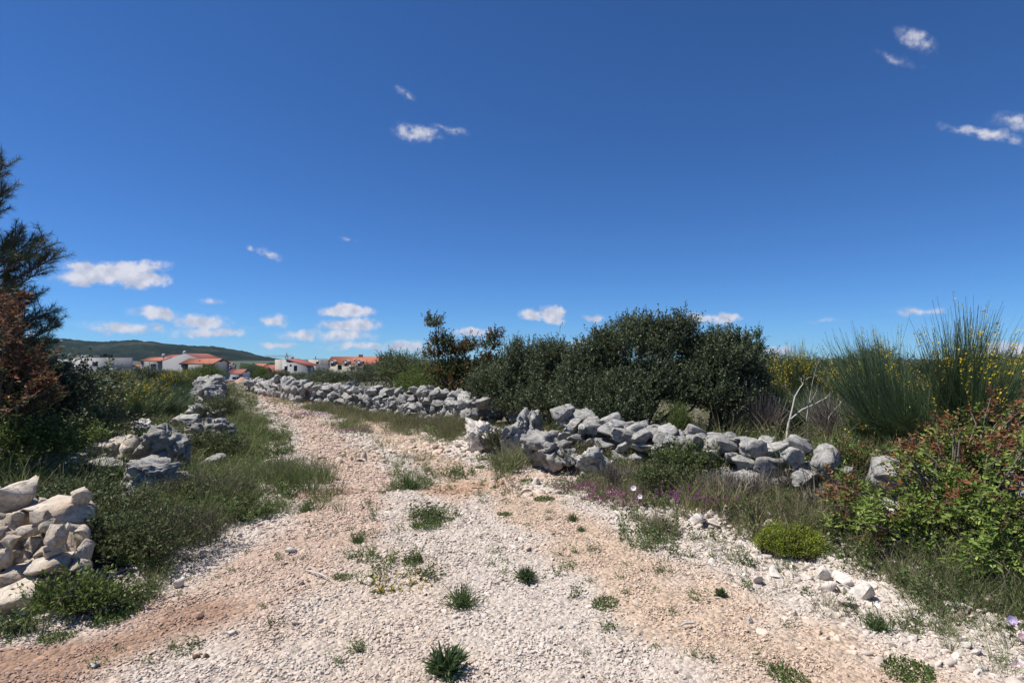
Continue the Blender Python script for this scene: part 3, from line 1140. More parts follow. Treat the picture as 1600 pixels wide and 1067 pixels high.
def limbs_mesh(name, lobes, seed, r0=.05, per=2, mat=None, base_spread=.1):
    rng = np.random.default_rng(seed)
    g = Geo()
    for (cx, cy, cz, rx, ry, rz) in lobes:
        for k in range(per):
            e = np.array((cx, cy, cz)) + rng.normal(size=3) * np.array((rx, ry, rz)) * .35
            e[2] = max(e[2], .25)
            s = np.array((rng.normal() * base_spread, rng.normal() * base_spread, -.05))
            m1 = s * .6 + e * .4 + rng.normal(size=3) * .08
            m1[2] = max(m1[2], .1)
            m2 = s * .25 + e * .75 + rng.normal(size=3) * .06
            g.tube([s, m1, m2, e], [r0, r0 * .75, r0 * .5, r0 * .15], 6)
    return g.mesh(name, mat or M_BARK, True)


def shrub(name, label, cat, loc, meshes, group=None, rz=0, s=(1, 1, 1), names=('stem', 'foliage')):
    r_ = empty(name, loc, rz)
    r_.scale = s
    tag(r_, label, cat, group)
    for nm, me in zip(names, meshes):
        if me is not None:
            put(nm, me, r_)
    return r_


OAKC = [(.085, .112, .050), (.10, .127, .060), (.122, .147, .082), (.070, .094, .044), (.148, .17, .105)]


def lobes_px(Y, base, items):
    """crown lobes from picture centres and half sizes (px) at distance Y, relative to the base point"""
    out = []
    for px, py, rx, rz, dy in items:
        c = P(px, py, Y + dy)
        k = (Y + dy) / FPX
        out.append((c.x - base.x, c.y - base.y, c.z - base.z, rx * k, rx * k * .9, rz * k))
    return out


def oak(label, basepx, Y, items, n, seed, **kw):
    base = P(basepx, 640, Y)
    base.z = Hz(base.x, base.y)
    lb = lobes_px(Y, base, items)
    a = dict(k=13, L_=.046, W_=.023, cols=OAKC, up=.75, twig=.26, tips=[(.15, .18, .08), (.135, .165, .065)], tipp=.14)
    a.update(kw)
    return shrub('oak_bush', label, 'bush', base, (limbs_mesh('stem', lb, seed, .045), foliage_mesh('foliage', lb, n, seed=seed, **a)), 'evergreen oak bushes behind the wall')


oak('largest dark evergreen oak bush, with the tallest crown, behind the tumbled wall', 1000, 10.2, [(985, 555, 52, 42, 0), (935, 590, 46, 48, .3), (1045, 550, 46, 40, .2), (1000, 620, 75, 50, -.2), (920, 635, 55, 40, -.2), (1060, 615, 55, 55, -.1), (960, 655, 60, 30, -.6), (1015, 528, 20, 26, .1), (1068, 522, 14, 24, 0), (985, 524, 18, 22, .2), (942, 545, 18, 24, .1), (1042, 518, 10, 18, 0), (908, 568, 16, 24, .2), (895, 600, 16, 26, 0)], 6400, 61)
oak('broad dark oak bush next to the dead white branch', 1125, 10.0, [(1125, 575, 46, 42, 0), (1150, 600, 36, 50, .2), (1110, 630, 55, 50, -.2), (1145, 640, 40, 34, -.2), (1098, 560, 22, 28, .3), (1155, 548, 14, 22, .1), (1125, 545, 16, 20, 0), (1178, 610, 14, 30, .1)], 3400, 62)
oak('narrow upright dark oak bush with a rounded top', 862, 11.5, [(862, 568, 25, 32, 0), (862, 600, 30, 44, 0), (858, 640, 38, 36, -.3), (885, 630, 30, 36, 0)], 2200, 63)
oak('dark oak bush between the reddish sapling and the narrow upright bush', 805, 12.2, [(815, 570, 26, 32, 0), (800, 605, 34, 40, 0), (775, 625, 34, 34, .2), (815, 640, 36, 30, -.4), (755, 610, 20, 30, .3)], 2300, 64)

# terebinth: young trees with red new leaves
TERC = [(.075, .105, .030), (.10, .13, .035), (.06, .085, .03), (.12, .135, .045)]
TERT = [(.20, .075, .035), (.24, .10, .05), (.16, .06, .035), (.18, .12, .05)]
base = P(705, 640, 15.2)
base.z = Hz(base.x, base.y)
lb = lobes_px(15.2, base, [(678, 510, 11, 16, 0), (690, 540, 16, 20, 0), (676, 560, 14, 16, 0), (712, 555, 20, 20, .1), (735, 548, 12, 16, .2), (700, 590, 34, 28, 0), (730, 585, 28, 24, 0), (765, 545, 13, 16, .2), (775, 530, 10, 14, .2), (765, 572, 18, 16, .2), (715, 620, 40, 24, -.2)])
shrub('terebinth_tree', 'slender reddish green young tree standing above the far wall', 'tree', base, (limbs_mesh('trunk', lb, 66, .035), foliage_mesh('crown', lb, 1500, 9, .065, .036, TERC, 66, up=.6, twig=.22, mat=M_LEAF, tips=TERT, tipp=.4, shell=(.1, 1.))), names=('trunk', 'crown'))

# poplar-like shoot beyond the oak bush
base = P(1183, 600, 16)
base.z = Hz(base.x, base.y)
lb = lobes_px(16, base, [(1183, 530, 4, 9, 0), (1184, 548, 6, 10, 0), (1183, 570, 8, 14, 0)])
shrub('sapling', 'thin pale green sapling rising beyond the broad oak bush', 'sapling', base, (limbs_mesh('trunk', lb, 67, .02, 1), foliage_mesh('crown', lb, 150, 9, .06, .035, [(.10, .15, .06), (.08, .12, .05)], 67, mat=M_LEAF, shell=(.1, 1.))), names=('trunk', 'crown'))


# the red tipped shrub in the foreground: pinnate leaves on arching shoots
def pinnate_shrub(seed, shoots, leaf_n, LL, cols, tips, tipf, mat=M_LEAF):
    """shoots: list of (start, end) points; compound leaves cluster along the outer part of each shoot"""
    rng = np.random.default_rng(seed)
    g, w_ = Geo(), Geo()
    for s, e, red in shoots:
        s, e = np.array(s), np.array(e)
        m_ = (s + e) / 2 + np.array((rng.normal() * .05, rng.normal() * .05, .06))
        w_.tube([s, m_, e], [.008, .006, .003], 5)
        for q in range(leaf_n):
            t = rng.uniform(.35, 1.0)
            p0 = (1 - t) ** 2 * s + 2 * t * (1 - t) * m_ + t * t * e
            rd = unit(unit(e - s) * .5 + rdir(1, rng)[0] * .8 + np.array((0, 0, .25)))
            ln = rng.uniform(.09, .15)
            side = unit(np.cross(rd, np.array((rng.normal() * .3, rng.normal() * .3, 1.))))
            k = rng.integers(3, 5)
            tt_ = np.linspace(.3, .9, k)
            pp = np.concatenate([p0 + rd * ln * tt_[:, None], p0 + rd * ln * tt_[:, None], [p0 + rd * ln]])
            dd = np.concatenate([np.tile(rd * .5 + side, (k, 1)), np.tile(rd * .5 - side, (k, 1)), [rd]]) + rng.normal(size=(2 * k + 1, 3)) * .18
            hot = red and t > .6 and rng.random() < .85
            C = pal(rng, 2 * k + 1, tips if hot else cols, .22)
            leaves(g, pp, unit(dd), LL, LL * .48, C, rng, .18, True)
    return w_, g


rng = np.random.default_rng(71)
base = P(1500, 930, 4.5)
base.z = Hz(base.x, base.y)
shoots = []
RS = [(1310, 760, 22, 40, 4.9, .9, 8), (1340, 830, 36, 40, 4.6, .3, 14), (1400, 840, 40, 50, 4.5, .25, 18), (1470, 800, 60, 50, 4.5, .35, 22), (1540, 800, 60, 60, 4.4, .4, 24), (1590, 840, 60, 70, 4.2, .4, 24), (1560, 890, 60, 40, 4.0, .2, 18),
      (1440, 885, 60, 34, 4.35, .12, 20), (1540, 920, 60, 26, 3.95, .15, 16), (1380, 890, 40, 26, 4.45, .1, 12), (1420, 730, 34, 34, 4.9, .8, 12), (1490, 690, 50, 34, 5.1, .85, 18), (1560, 690, 50, 40, 5.0, .8, 20), (1620, 740, 50, 60, 4.8, .7, 18), (1660, 860, 60, 70, 4.3, .4, 18), (1520, 740, 60, 30, 4.8, .6, 14), (1590, 640, 30, 20, 5.6, .9, 8), (1680, 680, 60, 50, 5.0, .7, 10)]
for px, py, rx, rz, Yd, red, cnt in RS:
    for k in range(int(cnt * 1.35)):
        e = P(px + rng.normal() * rx * .6, py + rng.normal() * rz * .6, Yd + rng.normal() * .22)
        s = base.lerp(e, rng.uniform(.45, .7))
        s.z = max(base.z + .1, min(s.z, e.z - .05))
        shoots.append((np.array(s - base), np.array(e - base), rng.random() < red))
w_, g_ = pinnate_shrub(72, shoots, 8, .040, [(.16, .235, .045), (.21, .285, .055), (.125, .18, .04), (.26, .31, .085)], [(.20, .07, .035), (.25, .11, .05), (.16, .065, .035), (.27, .19, .075)], .5)
for k in range(16):
    a = shoots[(k * 13) % len(shoots)][0]
    w_.tube([(rng.normal() * .12, rng.normal() * .12, -.05), a * .5 + rng.normal(size=3) * .04, a], [.016, .012, .008], 6)
shrub('terebinth_shrub', 'large green shrub with red tipped leaves at the near corner of the verge', 'shrub', base, (w_.mesh('stem', M_BARK, True), g_.mesh('foliage', M_LEAF)))

# rusty shrub under the pine
base = P(-20, 700, 6.6)
base.z = Hz(base.x, base.y)
shoots = []
for px, py, rx, rz, Yd, red, cnt in [(15, 480, 26, 30, 6.6, .95, 24), (10, 540, 40, 36, 6.6, .9, 40), (40, 575, 34, 26, 6.5, .9, 30), (30, 620, 46, 34, 6.4, .6, 36), (-40, 520, 40, 60, 6.7, .8, 30), (75, 600, 14, 10, 6.5, .95, 10)]:
    for k in range(cnt):
        e = P(px + rng.normal() * rx * .6, py + rng.normal() * rz * .6, Yd + rng.normal() * .3)
        s = base.lerp(e, rng.uniform(.5, .75))
        shoots.append((np.array(s - base), np.array(e - base), rng.random() < red))
w_, g_ = pinnate_shrub(73, shoots, 6, .05, [(.09, .10, .04), (.08, .08, .035), (.12, .08, .04)], [(.17, .075, .04), (.21, .10, .055), (.14, .065, .04)], .7)
for k in range(12):
    a = shoots[(k * 11) % len(shoots)][0]
    w_.tube([(rng.normal() * .12, rng.normal() * .12, -.05), a * .5, a], [.018, .013, .008], 6)
shrub('terebinth_shrub', 'rusty red leaved shrub growing under the pine', 'shrub', base, (w_.mesh('stem', M_BARK, True), g_.mesh('foliage', M_LEAF)))

# ------------------------------------------------------------------ the pine
PY = 8.0
pb = P(-75, 640, PY)
pb.z = Hz(pb.x, pb.y)
pine = tag(empty('pine_tree', pb), 'dark pine with open needle tufts reaching into the sky beside the field', 'tree')
rng = np.random.default_rng(81)
g = Geo()
trunk = np.array([(0, 0, -.1), (.03, .02, 1.1), (-.02, .03, 2.3), (.05, 0, 3.4), (.1, .05, 4.2)])
g.tube(trunk, [.13, .11, .085, .05, .015], 9)
put('trunk', g.mesh('trunk', M_PBARK, True), pine)
tips_px = [(4, 262, 0), (6, 300, .1), (-8, 330, 0), (28, 370, .2), (48, 375, 0), (72, 385, -.2), (80, 405, .1), (60, 425, .2), (30, 405, 0), (10, 400, .2), (50, 470, .3), (70, 490, 0), (90, 508, .2), (78, 530, -.2), (60, 545, .1), (40, 500, .2), (25, 520, 0), (40, 460, -.1),
           (95, 555 + 30, .2), (110, 585, .1), (80, 600, 0), (60, 575, -.2), (30, 590, .1), (100, 610, -.1), (15, 440, .2), (5, 470, -.2), (0, 560, 0), (50, 620, .3), (20, 640, -.3), (75, 640, .1)]
ends = [np.array(P(px, py, PY + dy)) - np.array(pb) for px, py, dy in tips_px]
for k in range(46):              # the rest of the crown, beyond the edge of the picture
    z = rng.uniform(.7, 3.9)
    a = rng.uniform(0, 6.28)
    r_ = (1.7 * (1 - z / 6.2) + .2) * rng.uniform(.6, 1.)
    q = np.array((math.cos(a) * r_ - .15, math.sin(a) * r_, z))
    if q[0] < -.1:
        ends.append(q)
gb, gn = Geo(), Geo()
pine_w = .0021
for e in ends:
    zs = max(.4, e[2] - .45 - .25 * rng.random())
    s = np.array((np.interp(zs, trunk[:, 2], trunk[:, 0]), np.interp(zs, trunk[:, 2], trunk[:, 1]), zs))
    m_ = s * .45 + e * .55 + np.array((0, 0, -.10))
    gb.tube([s, m_, e], [.026, .017, .006], 5)
    for q in range(20):          # twigs with brushes of needles
        t = rng.uniform(.5, 1.0) ** .8
        p0 = (1 - t) ** 2 * s + 2 * t * (1 - t) * m_ + t * t * e
        d = unit(unit(e - s) * .6 + rdir(1, rng)[0] * .75 + np.array((0, 0, .5)))
        ln = rng.uniform(.14, .3)
        gb.tube([p0, p0 + d * ln], [.005, .003], 4)
        nn_ = 70
        tt_ = rng.uniform(.25, 1.05, nn_)
        p1 = p0 + d * ln * tt_[:, None]
        nd = unit(d * .75 + rdir(nn_, rng) * .75)
        nl = rng.uniform(.06, .105, nn_)[:, None]
        ribbons(gn, np.stack([p1, p1 + nd * nl], 1), pine_w, .0010, pal(rng, nn_, [(.075, .10, .05), (.095, .12, .055), (.06, .08, .045), (.12, .13, .065)], .2), rng)
put('branch', gb.mesh('branch', M_PBARK, True), pine)
put('needles', gn.mesh('needles', M_STEM), pine)


# ------------------------------------------------------------------ broom
BRC = [(.085, .13, .058), (.10, .15, .062), (.07, .11, .055), (.13, .16, .08)]
YEL = [(.72, .55, .03), (.65, .47, .02), (.78, .62, .08)]


def broom_meshes(seed, h, spread, n, flowers, lean=.9, dry=False):
    rng = np.random.default_rng(seed)
    g, gw, gf = Geo(), Geo(), Geo()
    nm = 16
    heads = []
    for k in range(nm):
        az = rng.uniform(0, 6.28)
        le = lean * rng.uniform(.1, 1.) ** .7
        d = np.array((math.cos(az) * math.sin(le), math.sin(az) * math.sin(le), math.cos(le)))
        r_ = h * rng.uniform(.35, .6)
        e = d * r_ * np.array((spread, spread, 1))
        gw.tube([(rng.normal() * .04, rng.normal() * .04, -.04), e * .5 + rng.normal(size=3) * .03, e], [.014, .010, .005], 5)
        heads.append((e, d))
    hi = rng.integers(0, nm, n)
    E = np.array([a for a, _ in heads])[hi]
    D = np.array([b_ for _, b_ in heads])[hi]
    st = E * rng.uniform(.25, 1.05, n)[:, None] + rng.normal(size=(n, 3)) * .035
    d0 = unit(D + rng.normal(size=(n, 3)) * .38 + np.array((0, 0, .35)))
    ln = h * rng.uniform(.28, .58, n)[:, None]
    upv = np.array((0, 0, 1.))
    p1 = st + d0 * ln * .5
    d1 = unit(d0 * .7 + upv * .45)
    p2 = p1 + d1 * ln * .5
    C = pal(rng, n, [(.21, .18, .155), (.27, .235, .20), (.16, .135, .12)] if dry else BRC, .18)
    ribbons(g, np.stack([st, p1, p2], 1), .0030, .0014, C, rng)
    if flowers:
        hf = rng.random(n) < flowers
        # flowering heads stand together
        hf &= np.isin(hi, rng.choice(nm, max(3, int(nm * .6)), replace=False))
        ix = np.where(hf)[0]
        kf = 6
        t = rng.uniform(.6, 1.02, (len(ix), kf, 1))
        pf = (p1[ix][:, None] * (1 - t) + p2[ix][:, None] * t).reshape(-1, 3) + rng.normal(size=(len(ix) * kf, 3)) * .008
        leaves(gf, pf, unit(rdir(len(pf), rng) + upv * .4), .026, .022, pal(rng, len(pf), YEL, .12), rng, .35)
        return gw.mesh('stem', M_BARK, True), g.mesh('twigs', M_DRY if dry else M_STEM), gf.mesh('flowers', M_PETAL) if len(ix) else None
    return gw.mesh('stem', M_BARK, True), g.mesh('twigs', M_DRY if dry else M_STEM), None


BN = ('stem', 'twigs', 'flowers')
DRYB = [broom_meshes(87, .36, 1.7, 900, 0, 1.15, True), broom_meshes(88, .32, 1.5, 800, 0, 1.1, True)]


def onground(px, Yd):
    p = P(px, 640, Yd)
    p.z = Hz(p.x, p.y)
    return p


shrub('broom_bush', 'tallest broom bush, its rush like stems fanning up with yellow flowers', 'bush', onground(1470, 7.6), broom_meshes(91, 1.95, 1.3, 5600, .10, 1.0), names=BN)
shrub('broom_bush', 'dense green broom bush leaning beside the tallest one', 'bush', onground(1385, 7.9), broom_meshes(92, .82, 1.3, 3000, .03), names=BN)
shrub('broom_bush', 'ball shaped broom bush with a crown of yellow flowers behind the dead branch', 'bush', onground(1238, 12.0), broom_meshes(93, 1.6, .5, 2400, .35, .55), names=BN)
shrub('broom_bush', 'loose broom bush with yellow tips beside the ball shaped one', 'bush', onground(1290, 12.0), broom_meshes(94, 1.4, .8, 2600, .15), names=BN)
shrub('dry_bush', 'grey leafless dry bush between the dead branch and the broom', 'bush', onground(1328, 8.8), broom_meshes(95, 1.05, 1.1, 1700, 0, 1.0, True), names=BN)
shrub('dry_bush', 'low grey brown tangle of dry twigs at the end of the tumbled wall', 'bush', onground(1290, 5.75), broom_meshes(96, .42, 1.5, 1100, 0, 1.1, True), names=BN)
for px, Yd, mi, lab in ((1225, 5.95, 0, 'tangle of dry stalks just before the thick end of the tumbled wall'), (1170, 5.8, 1, 'tangle of dry stalks above the green cushion plant'), (1125, 6.15, 0, 'tangle of dry stalks behind the purple flowers'), (960, 7.0, 1, 'tangle of dry stalks behind the largest drift of pink flowers'), (880, 8.0, 0, 'tangle of dry stalks below the largest outcrop'), (1290, 5.2, 1, 'tangle of dry stalks between the cushion plant and the red tipped shrub')):
    shrub('dry_bush', lab, 'bush', onground(px, Yd), DRYB[mi], 'dry tangles along the foot of the wall', px, (1, 1, .85 + .1 * mi), BN)
shrub('dry_bush', 'pinkish dry twigs at the foot of the broad oak bush', 'bush', onground(1180, 9.6), broom_meshes(97, .95, 1.1, 1100, 0, 1.0, True), names=BN)

BV = [broom_meshes(100 + k, h, sp_, 1500, fl, .8) for k, (h, sp_, fl) in enumerate([(1.25, .9, .10), (1.1, 1.1, .03), (1.35, .8, .2), (1.0, 1.2, .01)])]
LBS = [(70, 9, 3), (120, 10, 1), (165, 11, 3), (215, 11.5, 0), (255, 12.5, 3), (110, 13, 0), (60, 14, 2), (150, 15, 0), (205, 15, 2), (245, 16, 0), (285, 17, 1), (120, 18, 1), (175, 19, 2), (225, 20, 0), (270, 21, 2), (300, 22, 0), (90, 22, 2), (140, 24, 2), (200, 25, 2), (250, 26, 0), (300, 28, 2), (170, 29, 2), (60, 18, 0), (285, 13.5, 3), (20, 11, 1), (0, 15, 0)]
rng = np.random.default_rng(101)
for i, (px, Yd, v) in enumerate(LBS):
    p = onground(px, Yd)
    fl = BV[v][2] is not None and v != 3
    shrub('broom_bush', ('broom bush in the scrub field, yellow flowers on its green stems' if v in (0, 2) else 'broom bush in the scrub field, nearly all green stems'), 'bush', p, BV[v], 'broom bushes in the scrub field', rng.uniform(0, 6), (1, 1, rng.uniform(.6, .8)), BN)
RBS = [(1345, 13, 3), (1420, 13, 0), (1570, 10.5, 1), (1600, 11, 2), (1650, 9.5, 1), (1300, 15, 1), (1360, 16, 0), (1260, 17, 3), (1480, 14, 0), (1585, 14, 2), (1210, 15, 1), (1230, 9.8, 3), (1400, 9.5, 3), (1280, 10.5, 3)]
for i, (px, Yd, v) in enumerate(RBS):
    shrub('broom_bush', ('broom bush in the scrub past the tumbled wall, flecked with yellow flowers' if v in (0, 2) else 'broom bush in the scrub past the tumbled wall, nearly all green'), 'bush', onground(px, Yd), BV[v], 'broom bushes past the tumbled wall', rng.uniform(0, 6), (1, 1, rng.uniform(.68, .92)), BN)

for px, Yd, v in ((1720, 7.5, 0), (1800, 9, 2), (1700, 12, 1), (1850, 13, 0), (1760, 16, 2), (-90, 12, 0), (-160, 17, 2)):
    shrub('broom_bush', 'broom bush in the scrub just past the edge of the view', 'bush', onground(px, Yd), BV[v], 'broom bushes past the edge of the view', px, (1, 1, .85), BN)
# dead branch
rng = np.random.default_rng(111)
db = onground(1226, 8.7)
dead = tag(empty('dead_shrub', db), 'bare bleached dead shrub with forking white branches', 'dead shrub')
gd = Geo()


def twig(p, d, ln, r, depth, target):
    q1 = p + d * ln * .5 + rng.normal(size=3) * ln * .05
    q2 = p + d * ln + rng.normal(size=3) * ln * .07
    target.tube([p, q1, q2], [r, r * .8, r * .55], 6)
    if depth:
        for k in range(3 if depth > 1 else 4):
            nd = unit(d + rng.normal(size=3) * .6 + np.array((0, 0, .12)))
            twig(q2 if k < 2 else q1, nd, ln * rng.uniform(.45, .75), r * .5, depth - 1, target)


def bpt(px, py, dy=0):
    return np.array(P(px, py, 8.7 + dy)) - np.array(db)


for path, r0 in (([(1226, 690), (1232, 663), (1238, 640), (1242, 620), (1250, 606)], .021), ([(1235, 655), (1253, 640), (1272, 632), (1282, 626)], .014), ([(1237, 646), (1228, 640), (1221, 634)], .008), ([(1242, 622), (1236, 615)], .007), ([(1260, 637), (1270, 622)], .007)):
    pts = np.array([bpt(x, y, rng.normal() * .05) for x, y in path])
    if r0 == .021:
        pts[0][2] = -.05
    gd.tube(pts, np.linspace(r0, r0 * .4, len(pts)), 7)
    twig(pts[-1], unit(pts[-1] - pts[-2]), .13, r0 * .42, 2, gd)
put('branch', gd.mesh('branch', M_DEAD, True), dead)
for px, top in ((1255, 600), (1290, 640)):
    gd = Geo()
    pts = np.array([bpt(px, 690), bpt(px + 6, 650), bpt(px + 14, top)])
    gd.tube(pts, [.010, .008, .004], 5)
    twig(pts[-1], unit(pts[-1] - pts[-2]), .3, .004, 2, gd)
    put('branch', gd.mesh('branch', M_DEAD, True), dead)

# ------------------------------------------------------------------ background and smaller bushes
GRC = [(.095, .125, .048), (.115, .145, .055), (.08, .105, .045), (.14, .165, .07)]
BRT = [(.12, .165, .04), (.15, .20, .05), (.10, .14, .04)]
lob_b = [(0, 0, .55, .7, .6, .5), (.4, .1, .8, .5, .5, .45), (-.45, 0, .75, .5, .5, .4), (.1, 0, 1.1, .45, .4, .4)]
BUSH = [(limbs_mesh('stem', lob_b, 120 + k, .025), foliage_mesh('foliage', lob_b, 900, 10, .05, .026, c, 120 + k, mat=m_, twig=.24)) for k, (c, m_) in enumerate([(OAKC, M_OAK), (GRC, M_LEAF), (BRT, M_LEAF), (OAKC, M_OAK)])]
rng = np.random.default_rng(121)
# px, distance, kind, scale, height scale, label
BG = [(440, 34, 0, 1.2, .5, 'dark bush behind the farthest stone wall'), (470, 30, 0, 1.3, .5, 'dark bush below the beige house'), (505, 28, 3, 1.3, .6, 'dark bush between the beige house and the red roofed row house'), (540, 27, 0, 1.5, .58, 'dark bush in front of the red roofed row house'),
      (585, 25, 3, 1.2, .78, 'dark bush right of the dormers behind the long wall'), (612, 23, 0, 1.4, 1.1, 'dark pointed bush behind the middle of the long wall'), (643, 21, 1, 1.4, 1.0, 'yellowish green bush behind the long wall'), (660, 17, 2, 1.0, .8, 'bright green bush at the foot of the slender reddish tree'),
      (408, 37, 2, .7, .75, 'bright green bush beside the end of the track'), (322, 26, 2, .9, .75, 'bright green bush in front of the orange roofed house'), (305, 30, 1, 1.2, .6, 'green bush below the orange roofed house'), (230, 24, 0, .8, .72, 'dark round bush below the grey gable house'),
      (180, 30, 1, 1.2, .45, 'green bush in the field in front of the white flat roofed house'), (280, 34, 1, 1.4, .42, 'green bush at the far end of the broom field'), (260, 36, 0, 1.3, .45, 'dark bush at the far end of the broom field'),
      (1185, 17, 1, 1.3, 1.15, 'green bush under the thin sapling'), (1330, 20, 0, 1.6, .95, 'dark bush on the skyline between the brooms'), (1375, 19, 3, 1.3, 1.12, 'dark bush on the skyline behind the dense broom'), (1215, 22, 3, 1.5, .95, 'dark bush on the skyline behind the ball shaped broom'),
      (1590, 18, 0, 1.5, 1.0, 'dark bush on the skyline at the edge of the view'), (1540, 20, 3, 1.5, 1.0, 'dark bush on the skyline behind the tallest broom'), (1460, 20, 0, 1.6, .9, 'low dark bush on the skyline behind the tallest broom'), (1270, 24, 0, 1.7, .95, 'dark bush on the skyline behind the loose broom'),
      (30, 9.0, 0, 1.5, 1.0, 'dark thicket under the rusty shrub'), (90, 8.0, 0, 1.0, .62, 'low dark bush in front of the pine branches'), (-40, 7.5, 3, 1.4, 1.1, 'dark bush beside the pine trunk'), (45, 6.2, 2, .75, .5, 'bright leaved low bush in front of the dark thicket'), (1062, 8.2, 2, .26, .5, 'small bright green bush growing on the wall'),
      (340, 12.5, 1, .55, .42, 'dark low bush on the bank beside the squat boulder'), (1640, 6.4, 1, .8, .55, 'green bush behind the red tipped shrub'), (1175, 12.5, 1, .9, .8, 'bush behind the broad oak bush, half hidden'), (645, 15.5, 2, .8, .7, 'pale green low bush behind the long wall')]
for px, Yd, v, s_, hz, lab in BG:
    shrub('bush', lab, 'bush', onground(px, Yd), BUSH[v], None, rng.uniform(0, 6), (s_, s_, hz))

# scrub at the foot of the wall
def low_bush(label, px, Yd, w_, h_, cols, n, seed, L_=.03, W_=.016, cat='shrub', mat=M_LEAF, tips=None, name='low_shrub', up=.5):
    lb = [(0, 0, h_ * .45, w_ * .5, w_ * .4, h_ * .5), (w_ * .25, 0, h_ * .4, w_ * .35, w_ * .35, h_ * .42), (-w_ * .25, 0, h_ * .42, w_ * .35, w_ * .35, h_ * .42)]
    shrub(name, label, cat, onground(px, Yd), (limbs_mesh('stem', lb, seed, .008, 3, None, .05), foliage_mesh('foliage', lb, n, 9, L_, W_, cols, seed, up=up, twig=.13, mat=mat, tips=tips, tipp=.25)))


low_bush('leafy green bramble covering the middle of the tumbled wall', 1078, 6.7, .75, .46, GRC + BRT, 520, 131)
low_bush('dark green bramble at the foot of the wall behind the pink flowers', 1040, 6.4, .6, .3, GRC, 380, 132)
low_bush('small bramble at the foot of the largest outcrop', 720 + 60, 9.3, .5, .45, [(.08, .08, .05), (.06, .07, .04)], 300, 133)
low_bush('brown green bramble against the largest outcrop', 905, 7.9, .7, .3, [(.14, .13, .07), (.11, .13, .06), (.16, .12, .07)], 380, 134)
low_bush('bramble with reddish leaves at the end of the tumbled wall', 1318, 6.0, .5, .5, BRT, 300, 135, tips=TERT)
low_bush('weedy green plants at the near foot of the stone pile', 128, 3.62, .42, .17, BRT, 240, 136, .035, .014)
low_bush('dark bramble on the bank beside the stone pile', 190, 4.4, .9, .32, GRC, 420, 137)
low_bush('dark bramble below the furrowed boulder', 130, 5.0, 1.0, .34, GRC, 420, 138)
low_bush('dark heathery shrub overhanging the gravel beside the bank', 262, 4.75, .9, .28, [(.10, .115, .06), (.13, .13, .08), (.09, .095, .06)], 620, 139, .028, .006)
low_bush('second heathery shrub higher on the bank', 312, 6.0, .9, .26, [(.10, .115, .06), (.13, .13, .08)], 560, 140, .028, .006)
low_bush('bramble between the squat boulder and the grassy bank', 335, 8.6, .8, .36, GRC, 420, 141)

# cushion plant
lb = [(0, 0, .04, .22, .19, .15), (.09, 0, .04, .16, .15, .10), (-.09, .02, .04, .15, .14, .115)]
shrub('cushion_plant', 'dense bright green cushion of spurge at the edge of the gravel', 'plant', onground(1234, 4.62), (limbs_mesh('stem', lb, 150, .005, 5, None, .03), foliage_mesh('foliage', lb, 5200, 8, .010, .006, [(.25, .32, .03), (.30, .37, .04), (.18, .27, .03), (.38, .40, .06)], 150, up=.5, twig=.035, shell=(.8, 1.02), mat=M_LEAF)))


# ------------------------------------------------------------------ grass
def tuft_mesh(seed, n, h, rad, lean, cols, w_=.003):
    rng = np.random.default_rng(seed)
    a = rng.uniform(0, 6.28, n)
    r_ = rad * np.sqrt(rng.random(n))
    b0 = np.stack([np.cos(a) * r_, np.sin(a) * r_, np.full(n, -.02)], -1)
    a2 = a + rng.normal(size=n) * .9
    le = lean * rng.uniform(.1, 1., n)
    d = np.stack([np.cos(a2) * np.sin(le), np.sin(a2) * np.sin(le), np.cos(le)], -1)
    hh = (h * rng.uniform(.25, 1.0, n) ** 1.4 * 1.15)[:, None]
    out = np.stack([np.cos(a2), np.sin(a2), np.zeros(n)], -1)
    p1 = b0 + d * hh * .4
    p2 = p1 + unit(d + out * .18) * hh * .35
    p3 = p2 + unit(d + out * .6) * hh * .3
    g = Geo()
    ribbons(g, np.stack([b0, p1, p2, p3], 1), w_, .0005, pal(rng, n, cols, .28), rng)
    m = max(2, n // 14)           # a few straw coloured stalks with seed heads
    sd = unit(rng.normal(size=(m, 3)) * .25 + np.array((0, 0, 1)))
    sl = (h * rng.uniform(.8, 1.35, m))[:, None]
    ribbons(g, np.stack([b0[:m], b0[:m] + sd * sl], 1), .0014, .0008, pal(rng, m, [(.30, .26, .16), (.24, .22, .13)], .15), rng)
    k = 5
    leaves(g, (b0[:m] + sd * sl)[np.repeat(np.arange(m), k)] - np.repeat(sd, k, 0) * rng.uniform(0, .06, (m * k, 1)), unit(np.repeat(sd, k, 0) + rdir(m * k, rng) * .5), .018, .006, pal(rng, m * k, [(.32, .27, .17), (.26, .2, .15)], .15), rng)
    return g.mesh('tuft', M_GRASS)


def forb_mesh(seed, n, h, cols, L_=.04, W_=.014):
    rng = np.random.default_rng(seed)
    g = Geo()
    st = np.stack([rng.normal(size=n) * .05, rng.normal(size=n) * .05, np.zeros(n)], -1)
    d = unit(rng.normal(size=(n, 3)) * .45 + np.array((0, 0, 1)))
    ln = h * rng.uniform(.4, 1., n)
    ribbons(g, np.stack([st, st + d * ln[:, None]], 1), .002, .001, pal(rng, n, cols, .15), rng)
    k = 9
    t = np.tile(np.linspace(.15, 1, k), n)
    ti = np.repeat(np.arange(n), k)
    p = st[ti] + d[ti] * (ln[ti] * t)[:, None]
    leaves(g, p, unit(d[ti] * .4 + rdir(n * k, rng)), L_, W_, pal(rng, n * k, cols, .2), rng)
    return g.mesh('tuft', M_GRASS)


